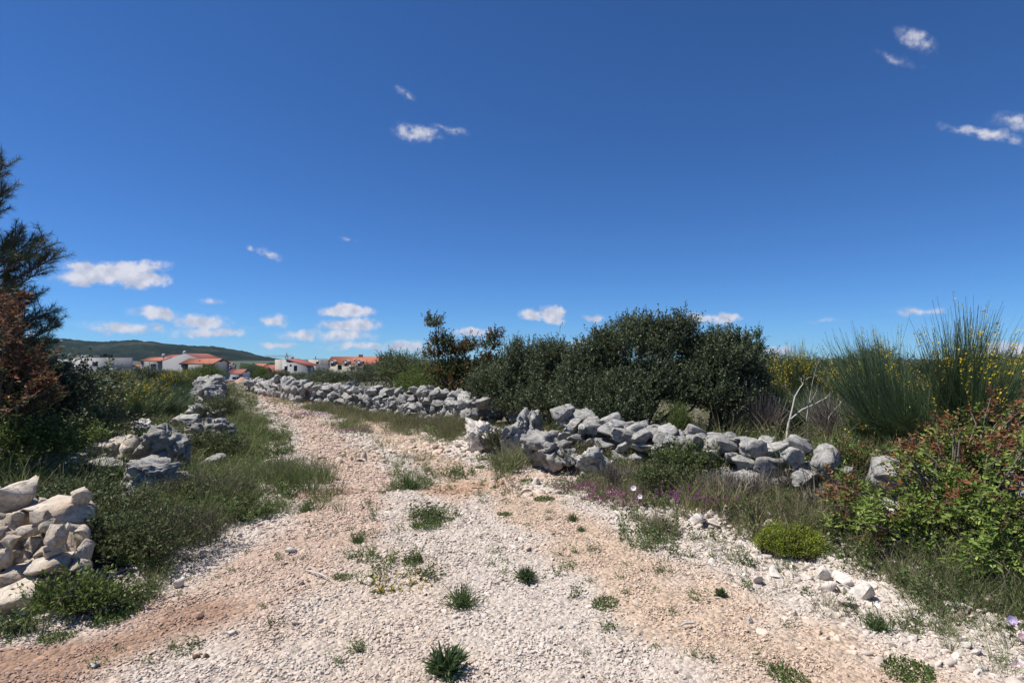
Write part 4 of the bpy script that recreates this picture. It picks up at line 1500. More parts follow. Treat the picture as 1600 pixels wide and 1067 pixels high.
GG = [(.12, .165, .055), (.15, .20, .065), (.10, .135, .05), (.18, .20, .085)]
GD = [(.25, .215, .14), (.30, .25, .165), (.19, .18, .11), (.22, .18, .135)]
TUFTS = ([tuft_mesh(160 + k, 42, .36, .07, .5, GG) for k in range(4)] + [tuft_mesh(170 + k, 40, .34, .09, .7, GG + GD) for k in range(3)] + [tuft_mesh(180 + k, 36, .32, .09, .8, GD + [GG[2]]) for k in range(3)]
         + [forb_mesh(190 + k, 12, .26, GG + [(.10, .13, .06)], .045, .018) for k in range(3)] + [tuft_mesh(200 + k, 45, .10, .06, .9, GG, .002) for k in range(3)])
# kinds: 0-3 green, 4-6 mixed, 7-9 dry, 10-12 forbs, 13-15 short
rng = np.random.default_rng(201)
TP, TR, TS, TK, TT = [], [], [], [], []


def sow(x, y, kinds, smin, smax, tint=(1, 1, 1), tvar=.15):
    ok = np.ones(len(x), bool)
    for cx, cy, cr in CLEAR:
        ok &= (x - cx) ** 2 + (y - cy) ** 2 > cr * cr
    x, y = x[ok], y[ok]
    n = len(x)
    TP.append(np.column_stack([x, y, H(x, y)]))
    TR.append(np.column_stack([rng.normal(size=n) * .12, rng.normal(size=n) * .12, rng.uniform(0, 6.28, n)]))
    s = rng.uniform(smin, smax, n) * (1 - .35 * smooth01(8, 20, y)) * (.6 + .8 * vnoise(x, y, .9, 44))
    TS.append(np.column_stack([s * rng.uniform(.9, 1.3, n), s * rng.uniform(.9, 1.3, n), s]))
    TK.append(rng.choice(kinds, n))
    TT.append(np.array(tint) * np.exp(rng.normal(size=(n, 1)) * tvar) * np.array((1, 1, 1.)))


def band(n, y0, y1, d0, d1, side, seed, thr=.35, sc=.6):
    """points d0..d1 metres outside the track on one side, gathered in clumps"""
    y = y0 * (y1 / y0) ** rng.random(n)
    d = rng.uniform(d0, d1, n)
    k = .92 - .25 * smooth01(8, 20, y)
    x = np.where(side < 0, xl(y) - d / k, xr(y) + d / k)
    ok = (vnoise(x, y, sc, seed) > thr - .25 * smooth01(0, .5, d)) & in_view(x, y, 4.5)
    return x[ok], y[ok]


ALLG = [0, 1, 2, 3, 4, 5, 10, 11]
DRYG = [4, 5, 6, 7, 8, 9, 11]
sow(*band(3000, 3.2, 36, .22, 2.1, -1, 31), ALLG + [5, 6, 7, 8, 10, 11, 12, 12], .35, 1.0, (1.0, 1.02, .95), .3)
sow(*band(500, 5.2, 16, 0.1, .8, -1, 34, .45), [0, 1, 2, 3, 10], .35, .8, (1.15, 1.2, 1.0), .25)
sow(*band(1300, 3.3, 20, -.25, .25, -1, 32, .52, .35), [10, 11, 12, 13, 14, 15, 4], .35, .8)
sow(*band(2600, 4.6, 30, .25, 1.6, 1, 33, .30), DRYG + [0, 2, 7, 8, 10, 12], .3, .9, (1.05, 1, .98), .3)
sow(*band(340, 3.0, 6.0, .4, 1.3, 1, 39, .45), [2, 5, 6, 7, 10, 12], .25, .65, (.9, .92, .88), .3)
sow(*band(900, 2.8, 12, -.25, .35, 1, 35, .58, .35), [10, 11, 12, 13, 14, 15, 6], .3, .7, (1, 1, 1.05))
# fields behind the walls
y = 3.2 * (38 / 3.2) ** rng.random(9500)
x = xl(y) - rng.uniform(1.8, 30, 9500)
ok = in_view(x, y, 5)
sow(x[ok], y[ok], [0, 1, 2, 3, 4, 5, 6, 10, 12], .6, 1.5, (.85, .92, .85))
y = 2.2 * (36 / 2.2) ** rng.random(13000)
x = xr(y) + rng.uniform(1.5, 30, 13000)
ok = in_view(x, y, 5)
sow(x[ok], y[ok], [0, 1, 2, 4, 5, 6, 7, 8, 11, 12], .5, 1.4, (1.1, 1.12, 1.0), .3)
# taller dry grass along the foot of the long wall
wf = np.array(WALL_FAR)
t = rng.random(1500)
y = np.interp(t, np.linspace(0, 1, len(wf)), wf[:, 1])
x = np.interp(t, np.linspace(0, 1, len(wf)), wf[:, 0])
d = np.abs(rng.normal(size=1500)) * .3 + .1
x, y = x - d * .55, y - d * .8
ok = vnoise(x, y, .8, 47) > .3
sow(x[ok], y[ok], [0, 4, 5, 6, 7, 8, 9, 11], .7, 1.35, (.95, .95, .92), .3)
# grass down the middle of the track and at its far end
mid = W([(655, 760), (640, 735), (600, 700), (560, 672), (520, 655), (480, 640), (440, 622), (400, 608)])
n = 3600
t = rng.random(n)
mi = np.array(mid)
y = np.interp(t, np.linspace(0, 1, len(mi)), mi[:, 1])
x = np.interp(t, np.linspace(0, 1, len(mi)), mi[:, 0]) + rng.normal(size=n) * (.16 + .42 * t)
ok = (vnoise(x, y, .5, 37) > .45) & (rng.random(n) < .12 + .88 * smooth01(.3, .6, t))
sow(x[ok], y[ok], [0, 4, 10, 13, 14, 15, 14, 15, 6], .3, .7, (1.05, 1.08, .95))
y = 20 * (42 / 20) ** rng.random(1800)
x = xl(y) + (xr(y) - xl(y)) * rng.random(1800)
ok = vnoise(x, y, 1.2, 38) > .5 - .35 * smooth01(24, 38, y)
sow(x[ok], y[ok], [0, 4, 6, 13, 14], .4, .8, (1.1, 1.1, .9))
# sparse seedlings over the gravel
y = 3.0 * (13 / 3.0) ** rng.random(1000)
x = xl(y) + (xr(y) - xl(y)) * rng.random(1000)
ok = (vnoise(x, y, .9, 40) > .48)
sow(x[ok], y[ok], [10, 11, 12, 13, 14, 15], .12, .42, (1, 1.05, 1.1))
for px, py, rad, n_, kinds, s0, s1 in [(640, 760, .28, 40, [0, 10, 13], .3, .55), (590, 715, .35, 40, [13, 14], .6, 1.1), (640, 720, .35, 50, [0, 13, 14, 4], .4, .7), (665, 815, .2, 26, [10, 11, 13], .3, .6), (560, 850, .2, 14, [13, 14], .5, .9), (700, 745, .3, 26, [13, 14, 10], .5, .8),
                                        (445, 755, .45, 90, [0, 1, 2, 3], .6, 1.0), (470, 800, .3, 40, [0, 13, 14], .5, .8), (630, 880, .25, 26, [13, 10], .4, .8), (1030, 845, .28, 60, [13, 14, 10], .5, 1.0), (1030, 830, .1, 16, [7, 8], .6, .9), (1130, 860, .3, 40, [4, 10, 13], .3, .7), (140, 940, .2, 30, [10, 11, 0], .3, .55), (240, 895, .3, 50, [13, 14, 15], .7, 1.1),
                                        (1380, 960, .3, 40, [10, 12, 6], .3, .6), (1250, 905, .3, 40, [6, 7, 10], .3, .6), (1550, 990, .35, 80, [0, 2, 4, 10], .35, .7), (1420, 930, .3, 60, [4, 5, 6], .4, .7), (1600, 930, .4, 90, [0, 1, 2, 3], .6, .9), (850, 738, .4, 190, [0, 4, 5, 6, 7, 10], .7, 1.2), (810, 722, .4, 90, [0, 4, 6, 10], .4, .8), (920, 757, .4, 190, [0, 4, 5, 7, 8, 12], .7, 1.15), (990, 775, .35, 120, [4, 5, 7, 0], .6, 1.0), (700, 690, .4, 60, [0, 4, 6], .5, .9), (640, 675, .5, 120, [4, 6, 7, 0], .6, 1.0), (740, 676, .4, 60, [4, 6, 0], .6, 1.0), (590, 655, .6, 120, [4, 6, 7, 8], .7, 1.1)]:
    c = G(px, py)
    sow(c.x + rng.normal(size=n_) * rad * .7, c.y + rng.normal(size=n_) * rad * .7, kinds, s0, s1)
TP, TR, TS, TK, TT = map(np.concatenate, (TP, TR, TS, TK, TT))
scatter('grass', TUFTS, TP, TR, TS, TK, TT, 'green and dry grass on the banks, fields and middle of the track', 'grass')
print('tufts', len(TP))


# ------------------------------------------------------------------ weeds on the gravel that stand alone
def weed_mesh(seed, kind):
    rng = np.random.default_rng(seed)
    g = Geo()
    if kind == 'thistle':
        n = 90
        a = rng.uniform(0, 6.28, n)
        le = rng.uniform(.3, 1.35, n)
        d = np.stack([np.cos(a) * np.sin(le), np.sin(a) * np.sin(le), np.cos(le)], -1)
        leaves(g, rng.normal(size=(n, 3)) * .012 + np.array((0, 0, .01)), d, .13, .016, pal(rng, n, [(.08, .125, .05), (.10, .15, .06), (.065, .10, .045)], .2), rng, .3, True)
        k = 400
        i = rng.integers(0, n, k)
        t = rng.uniform(.3, .95, k)[:, None]
        leaves(g, d[i] * .12 * t, unit(d[i] + rdir(k, rng) * .9), .035, .008, pal(rng, k, [(.085, .13, .05), (.11, .155, .06)], .2), rng)
    elif kind == 'grass':
        n = 220
        a = rng.uniform(0, 6.28, n)
        le = rng.uniform(.1, 1.1, n)
        d = np.stack([np.cos(a) * np.sin(le), np.sin(a) * np.sin(le), np.cos(le)], -1)
        b0 = rng.normal(size=(n, 3)) * np.array((.035, .035, .0))
        ln = rng.uniform(.07, .17, n)[:, None]
        ribbons(g, np.stack([b0, b0 + d * ln * .6, b0 + d * ln + np.array((0, 0, -.015))], 1), .0028, .0008, pal(rng, n, [(.09, .145, .05), (.12, .17, .06), (.075, .115, .045)], .2), rng)
    else:                         # mat of small leaves
        n = 700
        a = rng.uniform(0, 6.28, n)
        r_ = .14 * np.sqrt(rng.random(n))
        p = np.stack([np.cos(a) * r_ * 1.3, np.sin(a) * r_, rng.uniform(0, .035, n)], -1)
        leaves(g, p, unit(rdir(n, rng) + np.array((0, 0, .6))), .026, .01, pal(rng, n, [(.09, .14, .03), (.12, .17, .04), (.07, .11, .035)], .2), rng)
    return g.mesh('leaves', M_LEAF)


WM = {k: [weed_mesh(300 + i * 7 + j, k) for j in range(3)] for i, k in enumerate(('thistle', 'grass', 'mat'))}
WEEDS = [(697, 1054, 'thistle', 1.0, 'dark spiky weed at the bottom edge of the gravel'), (720, 950, 'grass', 1.05, 'round dark green tuft in the middle of the gravel'), (822, 912, 'thistle', .75, 'spreading dark weed right of the round tuft'), (668, 825, 'mat', .95, 'leafy weed patch with hints of yellow on the gravel'),
         (640, 765, 'grass', 1.5, 'tall grass clump in the middle of the track'), (830, 754, 'mat', .8, 'bright green cushion weed near the wall side of the track'), (750, 732, 'mat', .55, 'small bright green weed by the red soil'), (908, 833, 'grass', .42, 'small bright tuft on the peach coloured gravel'),
         (895, 814, 'grass', .6, 'upright wispy tuft near the verge'), (788, 805, 'mat', .5, 'small flat weed on the peach coloured gravel'), (850, 783, 'mat', .7, 'flat green weed between the ruts and the flowers'), (645, 880, 'mat', .6, 'flat weed above the yellow flowered patch'),
         (560, 852, 'grass', .6, 'thin weed on the pinkish gravel'), (945, 950, 'mat', .6, 'low weed right of the spreading dark weed'), (1126, 935, 'thistle', .42, 'dark little weed on the right hand rut'), (1370, 985, 'grass', .8, 'grey green weed on the white stones'), (478, 800, 'grass', .8, 'green tuft on the pinkish gravel by the bank'),
         (88, 1000, 'mat', .55, 'grey green weed at the corner of the track'), (180, 968, 'mat', .8, 'round dark weed on the red soil below the bank'), (535, 905, 'mat', .45, 'small dark weed beside a fallen stick'), (1420, 1055, 'mat', .8, 'low weed at the bottom edge below the white stones'), (1230, 1062, 'mat', .6, 'small weed at the bottom edge of the gravel'), (700, 815, 'mat', .4, 'grey weed seedling right of the leafy patch')]
for i, (px, py, kind, s_, lab) in enumerate(WEEDS):
    g_ = G(px, py)
    r_ = shrub('weed', lab, 'weed', (g_.x, g_.y, Hz(g_.x, g_.y) + .012), (WM[kind][i % 3],), 'weeds on the gravel', i * 1.3, (s_, s_, s_), ('leaves',))


def flower_patch(label, px, py, rad, n, h, cols, stemc, seed, size=.018, leafn=300):
    rng = np.random.default_rng(seed)
    c = G(px, py)
    c.z = Hz(c.x, c.y)
    a = rng.uniform(0, 6.28, n)
    r_ = rad * np.sqrt(rng.random(n))
    b0 = np.stack([np.cos(a) * r_ * 1.4, np.sin(a) * r_, np.zeros(n)], -1)
    d = unit(rng.normal(size=(n, 3)) * .3 + np.array((0, 0, 1)))
    t = b0 + d * (h * rng.uniform(.4, 1.1, n))[:, None]
    gs, gf = Geo(), Geo()
    ribbons(gs, np.stack([b0, t], 1), .0016, .001, pal(rng, n, stemc, .2), rng)
    i = rng.integers(0, n, leafn)
    q = rng.uniform(.05, .8, leafn)[:, None]
    leaves(gs, b0[i] * (1 - q) + t[i] * q, unit(rdir(leafn, rng) + np.array((0, 0, .4))), .03, .008, pal(rng, leafn, stemc, .2), rng)
    k = 7
    p = np.repeat(t, k, 0) + rng.normal(size=(n * k, 3)) * np.array((.006, .006, .014))
    leaves(gf, p, unit(rdir(n * k, rng) + np.array((0, 0, .5))), size, size * .8, pal(rng, n * k, cols, .15), rng, .3)
    shrub('wildflowers', label, 'wildflowers', c, (gs.mesh('stems', M_LEAF), gf.mesh('blossoms', M_PETAL)), None, 0, (1, 1, 1), ('stems', 'blossoms'))


PINK = [(.34, .08, .24), (.42, .13, .30), (.28, .06, .20)]
flower_patch('pink wildflowers on the verge in front of the outcrop', 900, 770, .22, 55, .13, PINK, GG, 401)
flower_patch('largest drift of pink wildflowers at the edge of the gravel', 965, 788, .3, 100, .15, PINK, GG, 402)
flower_patch('purple flowers in dry grass below the bramble', 1100, 805, .34, 110, .2, [(.26, .05, .24), (.32, .08, .28)], GD + GG, 403)
flower_patch('pale pink flowers in the grass down the middle of the track', 482, 653, .4, 60, .14, [(.55, .38, .48), (.48, .3, .42)], GG, 404, .03)
flower_patch('faded pink flowers at the near end of the middle grass', 552, 677, .3, 50, .12, [(.36, .22, .28), (.3, .2, .22)], GD, 405, .025)
flower_patch('low patch of small yellow flowers on the gravel', 625, 915, .2, 60, .035, YEL, [(.10, .12, .05), (.13, .14, .07)], 406, .011, 700)
flower_patch('purplish flowers at the far bend of the track', 440, 622, .6, 60, .15, [(.22, .1, .16)], GD, 407, .03)
flower_patch('dark purplish dry flower heads along the foot of the long wall', 690, 668, .6, 160, .3, [(.13, .08, .09), (.16, .10, .10)], GD, 408, .02)


# single open flowers
def open_flower(label, px, py, Yd, size, colr, group=None):
    top = P(px, py, Yd)
    zb = Hz(top.x, top.y + .05)
    r_ = tag(empty('flower', (top.x, top.y + .05, zb)), label, 'flower', group)
    gs, gf = Geo(), Geo()
    t = np.array((0, -.05, top.z - zb))
    gs.tube([(0, 0, -.01), t * .6 + np.array((0, .02, 0)), t], [.0018, .0015, .0012], 4, (.08, .11, .04))
    k = 14
    th = np.arange(k) * 2 * math.pi / k
    nrm = unit(np.array((-.3, -.75, .6)))
    u_ = unit(np.cross(nrm, (0, 0, 1.)))
    v_ = np.cross(nrm, u_)
    rim = t + (u_[None] * np.cos(th)[:, None] + v_[None] * np.sin(th)[:, None]) * (size * (1 + .05 * np.cos(th * 5)))[:, None] + nrm * size * .35
    mid_ = t + (u_[None] * np.cos(th)[:, None] + v_[None] * np.sin(th)[:, None]) * size * .4
    V = np.concatenate([rim, mid_, [t - nrm * size * .35]])
    Q = [(i, (i + 1) % k, k + (i + 1) % k, k + i) for i in range(k)]
    T = [(k + i, k + (i + 1) % k, 2 * k) for i in range(k)]
    C = np.concatenate([np.tile(colr, (k, 1)), np.tile(np.array(colr) * .5 + .4, (k + 1, 1))])
    gf.add(V, Q, T, C)
    put('stem', gs.mesh('stem', M_STEM, True), r_)
    put('petals', gf.mesh('petals', M_PETAL, True), r_)


open_flower('lilac bindweed flower, uppermost of those at the near verge', 1581, 969, 3.3, .025, (.42, .30, .62))
open_flower('pink bindweed flower at the edge of the view', 1597, 995, 3.2, .02, (.75, .35, .55))
open_flower('pale pink bindweed flower lowest at the near verge', 1590, 1041, 3.0, .026, (.80, .55, .68))
open_flower('white flower above the largest drift of pink wildflowers', 990, 763, 6.1, .03, (.8, .72, .76))
open_flower('second white flower right of the pink wildflowers', 1000, 776, 6.0, .025, (.8, .72, .76))
open_flower('white flower in the grass before the bramble', 1083, 779, 6.0, .028, (.8, .74, .78))

# fallen sticks
for (a, b_, lab) in (((478, 898), (512, 910), 'thin dry stick lying on the pinkish gravel'), ((1085, 985), (1062, 990), 'short brown stick on the peach coloured gravel')):
    p, q = G(*a), G(*b_)
    g = Geo()
    c = (p + q) / 2
    g.tube([np.array(p - c), np.array((q - p)) * .1 + np.array((0, .01, .005)), np.array(q - c)], [.006, .008, .004], 6)
    tag(put('stick', g.mesh('stick', M_DEAD, True), None, (c.x, c.y, Hz(c.x, c.y) + .035)), lab, 'stick')

# ------------------------------------------------------------------ the village
M_WHITEW = plain('white_render', (.38, .37, .365), .85, .06, .6)
M_GREYW = plain('grey_render', (.26, .26, .265), .85, .08, .6)
M_CREAMW = plain('cream_render', (.42, .385, .32), .85, .06, .6)
M_BLUEW = plain('blue_grey_render', (.26, .29, .33), .85, .08, .6)
M_TILE = plain('clay_tile', (.33, .105, .05), .8, .25, 1.6, .5)
M_TILE2 = plain('red_tile', (.25, .07, .05), .8, .25, 1.6, .5)
M_GLASS = plain('window_glass', (.03, .035, .045), .15)
M_FRAME = plain('window_frame', (.55, .55, .55), .6)
M_STEEL = plain('crane_steel', (.22, .2, .17), .5, metallic=.3)


def pbox(name, parent, mat, x0, x1, y0, y1, z0, z1):
    g = Geo()
    g.box(x0, x1, y0, y1, z0, z1)
    return put(name, g.mesh(name, mat), parent)


def window(parent, x, z, w_, h_, yf, shutter=False):
    f = pbox('window', parent, M_FRAME, x - w_ / 2 - .08, x + w_ / 2 + .08, yf - .05, yf + .02, z - h_ / 2 - .08, z + h_ / 2 + .08)
    pbox('pane', f, M_GLASS, x - w_ / 2, x + w_ / 2, yf - .065, yf - .045, z - h_ / 2, z + h_ / 2)


def gable_roof(parent, mat, x0, x1, y0, y1, ze, zr, over=.35, along='x', th=.18):
    """ridge along x (eaves to the front and back) or along y (gable to the front)"""
    g = Geo()
    if along == 'x':
        ym = (y0 + y1) / 2
        ring = [(y0 - over, ze), (ym, zr), (y1 + over, ze), (y1 + over, ze - th), (ym, zr - th), (y0 - over, ze - th)]
        a = [(x0 - over, q[0], q[1]) for q in ring]
        b_ = [(x1 + over, q[0], q[1]) for q in ring]
    else:
        xm = (x0 + x1) / 2
        ring = [(x0 - over, ze), (xm, zr), (x1 + over, ze), (x1 + over, ze - th), (xm, zr - th), (x0 - over, ze - th)]
        a = [(q[0], y0 - over, q[1]) for q in ring]
        b_ = [(q[0], y1 + over, q[1]) for q in ring]
    Q = [(i, (i + 1) % 6, 6 + (i + 1) % 6, 6 + i) for i in range(6)] + [(0, 1, 4, 5), (1, 2, 3, 4), (6, 11, 10, 7), (7, 10, 9, 8)]
    g.add(a + b_, Q)
    return put('roof', g.mesh('roof', mat), parent)


def gable_wall(parent, mat, x0, x1, y0, y1, ze, zr, z0=0, along='x'):
    g = Geo()
    if along == 'x':
        ym = (y0 + y1) / 2
        V = [(x0, y0, z0), (x1, y0, z0), (x1, y1, z0), (x0, y1, z0), (x0, y0, ze), (x1, y0, ze), (x1, y1, ze), (x0, y1, ze), (x0, ym, zr), (x1, ym, zr)]
        g.add(V, [(0, 1, 5, 4), (1, 2, 6, 5), (2, 3, 7, 6), (3, 0, 4, 7), (4, 5, 9, 8), (6, 7, 8, 9)], [(5, 6, 9), (7, 4, 8)])
    else:
        xm = (x0 + x1) / 2
        V = [(x0, y0, z0), (x1, y0, z0), (x1, y1, z0), (x0, y1, z0), (x0, y0, ze), (x1, y0, ze), (x1, y1, ze), (x0, y1, ze), (xm, y0, zr), (xm, y1, zr)]
        g.add(V, [(0, 1, 5, 4), (1, 2, 6, 5), (2, 3, 7, 6), (3, 0, 4, 7), (5, 6, 9, 8), (7, 4, 8, 9)], [(4, 5, 8), (6, 7, 9)])
    return put('wall', g.mesh('wall', mat), parent)


def site(px0, px1, Yd, name, label, cat='house', rz=0.):
    a, b_ = P(px0, 560, Yd), P(px1, 560, Yd)
    z = Hz((a.x + b_.x) / 2, Yd)
    o = tag(empty(name, ((a.x + b_.x) / 2, Yd, z), rz), label, cat)
    w_ = b_.x - a.x
    X_ = lambda px: P(px, 560, Yd).x - o.location.x
    Zf = lambda py: P(800, py, Yd).z - z
    return o, w_, X_, Zf


# white flat roofed block
o, w_, X_, Z_ = site(113, 170, 140, 'flat_roofed_house', 'white flat roofed block of a house beyond the field')
pbox('wall', o, M_WHITEW, X_(113), X_(170), 0, 9, -1, Z_(559))
pbox('roof', o, M_GREYW, X_(112.4), X_(170.6), -.15, 9.15, Z_(559) + .002, Z_(558))
pbox('roof_box', o, M_WHITEW, X_(117), X_(133), 2, 5, Z_(558) + .002, Z_(555))
pbox('wing', o, M_WHITEW, X_(82), X_(112.3), 1.5, 8, -1, Z_(561.5))
pbox('drainpipe', o, M_GREYW, X_(137) - .08, X_(137) + .08, -.14, -.02, 0, Z_(560))
for px, py, ww, hh in ((129, 566, 6, 3.6), (149, 568.5, 8, 6.5), (120, 572, 2.2, 2.2)):
    window(o, X_(px), Z_(py), ww * 140 / FPX, hh * 140 / FPX, 0)
# orange roofed house at the left of the group
o, w_, X_, Z_ = site(219, 258, 138, 'house', 'grey house with an orange roof left of the grey gable')
gable_wall(o, M_GREYW, X_(220), X_(250), 0, 8, Z_(564), Z_(559), -1)
gable_roof(o, M_TILE, X_(220), X_(250), 0, 8, Z_(563.5), Z_(558))
window(o, X_(240), Z_(573), 1.2, 1.2, 0)
o, w_, X_, Z_ = site(250, 276, 150, 'house', 'house showing only its dark red roof behind the grey gable')
gable_wall(o, M_GREYW, X_(250), X_(276), 0, 9, Z_(560), Z_(554.5), -1)
gable_roof(o, M_TILE2, X_(250), X_(276), 0, 9, Z_(560), Z_(554))
# grey gable
o, w_, X_, Z_ = site(254, 318, 130, 'gable_house', 'tall pale grey house, its blank gable wall facing the field')
gable_wall(o, M_GREYW, X_(254), X_(322), 0, 10, Z_(564), Z_(552.5), -1, 'y')
gable_roof(o, M_TILE2, X_(254), X_(322), .45, 10, Z_(564), Z_(552), .1, 'y')
for px, py in ((285, 551.5), (252, 556)):
    g = Geo()
    V, F = ico(2)
    g.add(V * np.array((.42, .12, .55)) + np.array((X_(px), .8, Z_(py))), None, F)
    g.tube([(X_(px), .9, Z_(py) - 1.6), (X_(px), .9, Z_(py))], [.05, .05], 6)
    put('satellite_dish', g.mesh('satellite_dish', M_FRAME, True), o)
# orange roof in front of it
o, w_, X_, Z_ = site(281, 334, 118, 'house', 'low house with a bright orange roof in front of the grey gable')
gable_wall(o, M_GREYW, X_(283), X_(332), 0, 7, Z_(569), Z_(561), -1)
gable_roof(o, M_TILE, X_(283), X_(332), 0, 7, Z_(568), Z_(560), .3)
window(o, X_(290), Z_(574), 1.0, 1.3, 0)
window(o, X_(322), Z_(575), 1.2, 1.2, 0)
pbox('chimney', o, M_TILE2, X_(305), X_(307), 1.2, 1.6, Z_(569), Z_(563))
# smaller houses down the slope
SM = [(336, 353, 190, 574, 580, M_TILE2, M_BLUEW, 'small red roofed house right of the orange roofed house'), (355, 378, 170, 577, 584, M_TILE2, M_BLUEW, 'blue grey house with a red roof above the sand heap'), (380, 396, 210, 579, 584, M_TILE2, M_WHITEW, 'little red roofed house behind the blue grey house'),
      (388, 412, 260, 568, 574, M_TILE, M_CREAMW, 'far red roofed house below the end of the hill'), (408, 428, 230, 570, 577, M_TILE2, M_CREAMW, 'red roofed house beside the beige house'), (345, 360, 300, 567, 571, M_TILE, M_WHITEW, 'tiny far house under the hill slope'),
      (172, 196, 170, 570, 576, M_TILE, M_GREYW, 'red roof right of the white flat roofed block'), (196, 219, 175, 570, 577, M_TILE, M_BLUEW, 'red roof left of the grey orange roofed house'), (490, 508, 220, 571, 577, M_TILE2, M_WHITEW, 'small house between the beige house and the row house'), (412, 432, 120, 578, 582, M_TILE2, M_CREAMW, 'low dark red roof in front of the beige house')]
for a, b_, Yd, t0, t1, rm, wm, lab in SM:
    o, w_, X_, Z_ = site(a, b_, Yd, 'house', lab)
    gable_wall(o, wm, X_(a) + .3, X_(b_) - .3, 0, 7, Z_(t1), Z_(t0) - .2, -1)
    gable_roof(o, rm, X_(a) + .3, X_(b_) - .3, 0, 7, Z_(t1), Z_(t0), .3)
    window(o, 0, Z_(t1) - 1.6, 1.0, 1.2, 0)
    window(o, w_ * .28, Z_(t1) - 1.6, 1.0, 1.2, 0)
# beige house with the sloping red roof edge
o, w_, X_, Z_ = site(426, 492, 150, 'house', 'beige and white house whose red edged roof slopes down to one side')
pbox('wall', o, M_CREAMW, X_(426), X_(442), 1.5, 9, -1, Z_(561.5))
g = Geo()
xs = [X_(441), X_(447), X_(484)]
g.add([(xs[0], 0, -1), (xs[2], 0, -1), (xs[2], 0, Z_(573.5)), (xs[1], 0, Z_(562)), (xs[0], 0, Z_(562)), (xs[0], 9, -1), (xs[2], 9, -1), (xs[2], 9, Z_(573.5)), (xs[1], 9, Z_(562)), (xs[0], 9, Z_(562))],
      [(0, 1, 2, 3), (1, 6, 7, 2), (2, 7, 8, 3), (3, 8, 9, 4), (5, 0, 4, 9), (6, 5, 8, 7)], [(0, 3, 4), (5, 9, 8)])
put('wall', g.mesh('wall', M_WHITEW), o)
g = Geo()
g.add([(xs[1], -.3, Z_(562) + .02), (xs[2] + .3, -.3, Z_(573.8)), (xs[2] + .3, 9.2, Z_(573.8)), (xs[1], 9.2, Z_(562) + .02), (xs[1], -.3, Z_(562) + .3), (xs[2] + .3, -.3, Z_(572.4)), (xs[2] + .3, 9.2, Z_(572.4)), (xs[1], 9.2, Z_(562) + .3)],
      [(3, 2, 1, 0), (4, 5, 6, 7), (0, 1, 5, 4), (1, 2, 6, 5), (2, 3, 7, 6), (3, 0, 4, 7)])
put('roof', g.mesh('roof', M_TILE2), o)
pbox('rear_wing', o, M_CREAMW, X_(462), X_(484), 9.4, 15, -1, Z_(562))
pbox('wing', o, M_GREYW, X_(485), X_(491), 2, 12, -1, Z_(572))
for px, py in ((447, 575), (462, 575.5)):
    window(o, X_(px), Z_(py), .75, 1.3, 0)
window(o, X_(454.5), Z_(571), .4, .4, 0)
window(o, X_(477), Z_(566.5), .6, .8, 9.4)
# row house with dormers
o, w_, X_, Z_ = site(511, 594, 170, 'row_house', 'long cream house with an orange roof and white dormers')
gable_wall(o, M_CREAMW, X_(512), X_(594), 0, 9, Z_(569), Z_(558), -1)
gable_roof(o, M_TILE, X_(512), X_(594), 0, 9, Z_(568.5), Z_(557), .4)
for px in (520, 541, 562):
    d_ = empty('dormer', (X_(px), -.3, 0))
    d_.parent = o
    gable_wall(d_, M_WHITEW, -.95, .95, 0, 3.4, Z_(565), Z_(562.8), Z_(572), 'y')
    gable_roof(d_, M_CREAMW, -.95, .95, 0, 3.4, Z_(564.6), Z_(562.3), .15, 'y', .12)
    window(o, X_(px), Z_(569), .8, 1.1, -.3)
for px in (531, 551, 572):
    window(o, X_(px), Z_(574), 1.1, 1.4, 0)
pbox('balcony', o, M_CREAMW, X_(547), X_(557), -1.2, -.01, Z_(575), Z_(571))
for px in (555.5, 559):
    pbox('chimney', o, M_TILE2, X_(px) - .25, X_(px) + .25, 4.2, 4.8, Z_(560), Z_(553.5))
g = Geo()
V, F = ico(2)
g.add(V * np.array((.45, .12, .5)) + np.array((X_(554), .4, Z_(562.5))), None, F)
put('satellite_dish', g.mesh('satellite_dish', M_FRAME, True), o)


# cranes
def crane(label, px, Yd, top, left, right, r_=.3):
    b0 = P(px, 560, Yd)
    z = Hz(b0.x, Yd)
    o = tag(empty('tower_crane', (b0.x, Yd, z)), label, 'crane')
    zt = P(px, top, Yd).z - z
    g = Geo()
    for sx in (-.7, .7):
        for sy in (-.7, .7):
            g.tube([(sx, sy, 0), (sx, sy, zt)], [.14, .14], 4)
    for k in range(int(zt / 1.6)):
        g.tube([(-.7, -.7, k * 1.6), (.7, -.7, k * 1.6 + 1.6)], [.08, .08], 4)
        g.tube([(.7, .7, k * 1.6), (-.7, .7, k * 1.6 + 1.6)], [.08, .08], 4)
    g.tube([(0, 0, zt), (0, 0, zt + 2.5)], [.4, .1], 4)
    put('mast', g.mesh('mast', M_STEEL), o)
    k = Yd / FPX
    g = Geo()
    x0, x1 = (left - px) * k, (right - px) * k
    for dy, dz in ((-.5, 0), (.5, 0), (0, .9)):
        g.tube([(x0, dy, zt - .6 + dz), (x1, dy, zt - .6 + dz)], [.12, .12], 4)
    for q in np.arange(x0, x1 - 1.4, 1.5):
        g.tube([(q, -.5, zt - .6), (q + .75, 0, zt + .3)], [.07, .07], 4)
        g.tube([(q + .75, 0, zt + .3), (q + 1.5, -.5, zt - .6)], [.07, .07], 4)
    put('jib', g.mesh('jib', M_STEEL), o)
    xc = x1 if abs(x1) < abs(x0) else x0
    pbox('counterweight', o, M_STEEL, xc - 1.2, xc + .3, -.6, .6, zt - 2, zt - .6)


crane('tower crane rising behind the beige house', 448, 380, 556, 413, 458)
crane('farther small tower crane between the beige house and the row house', 493, 430, 561, 489, 512)

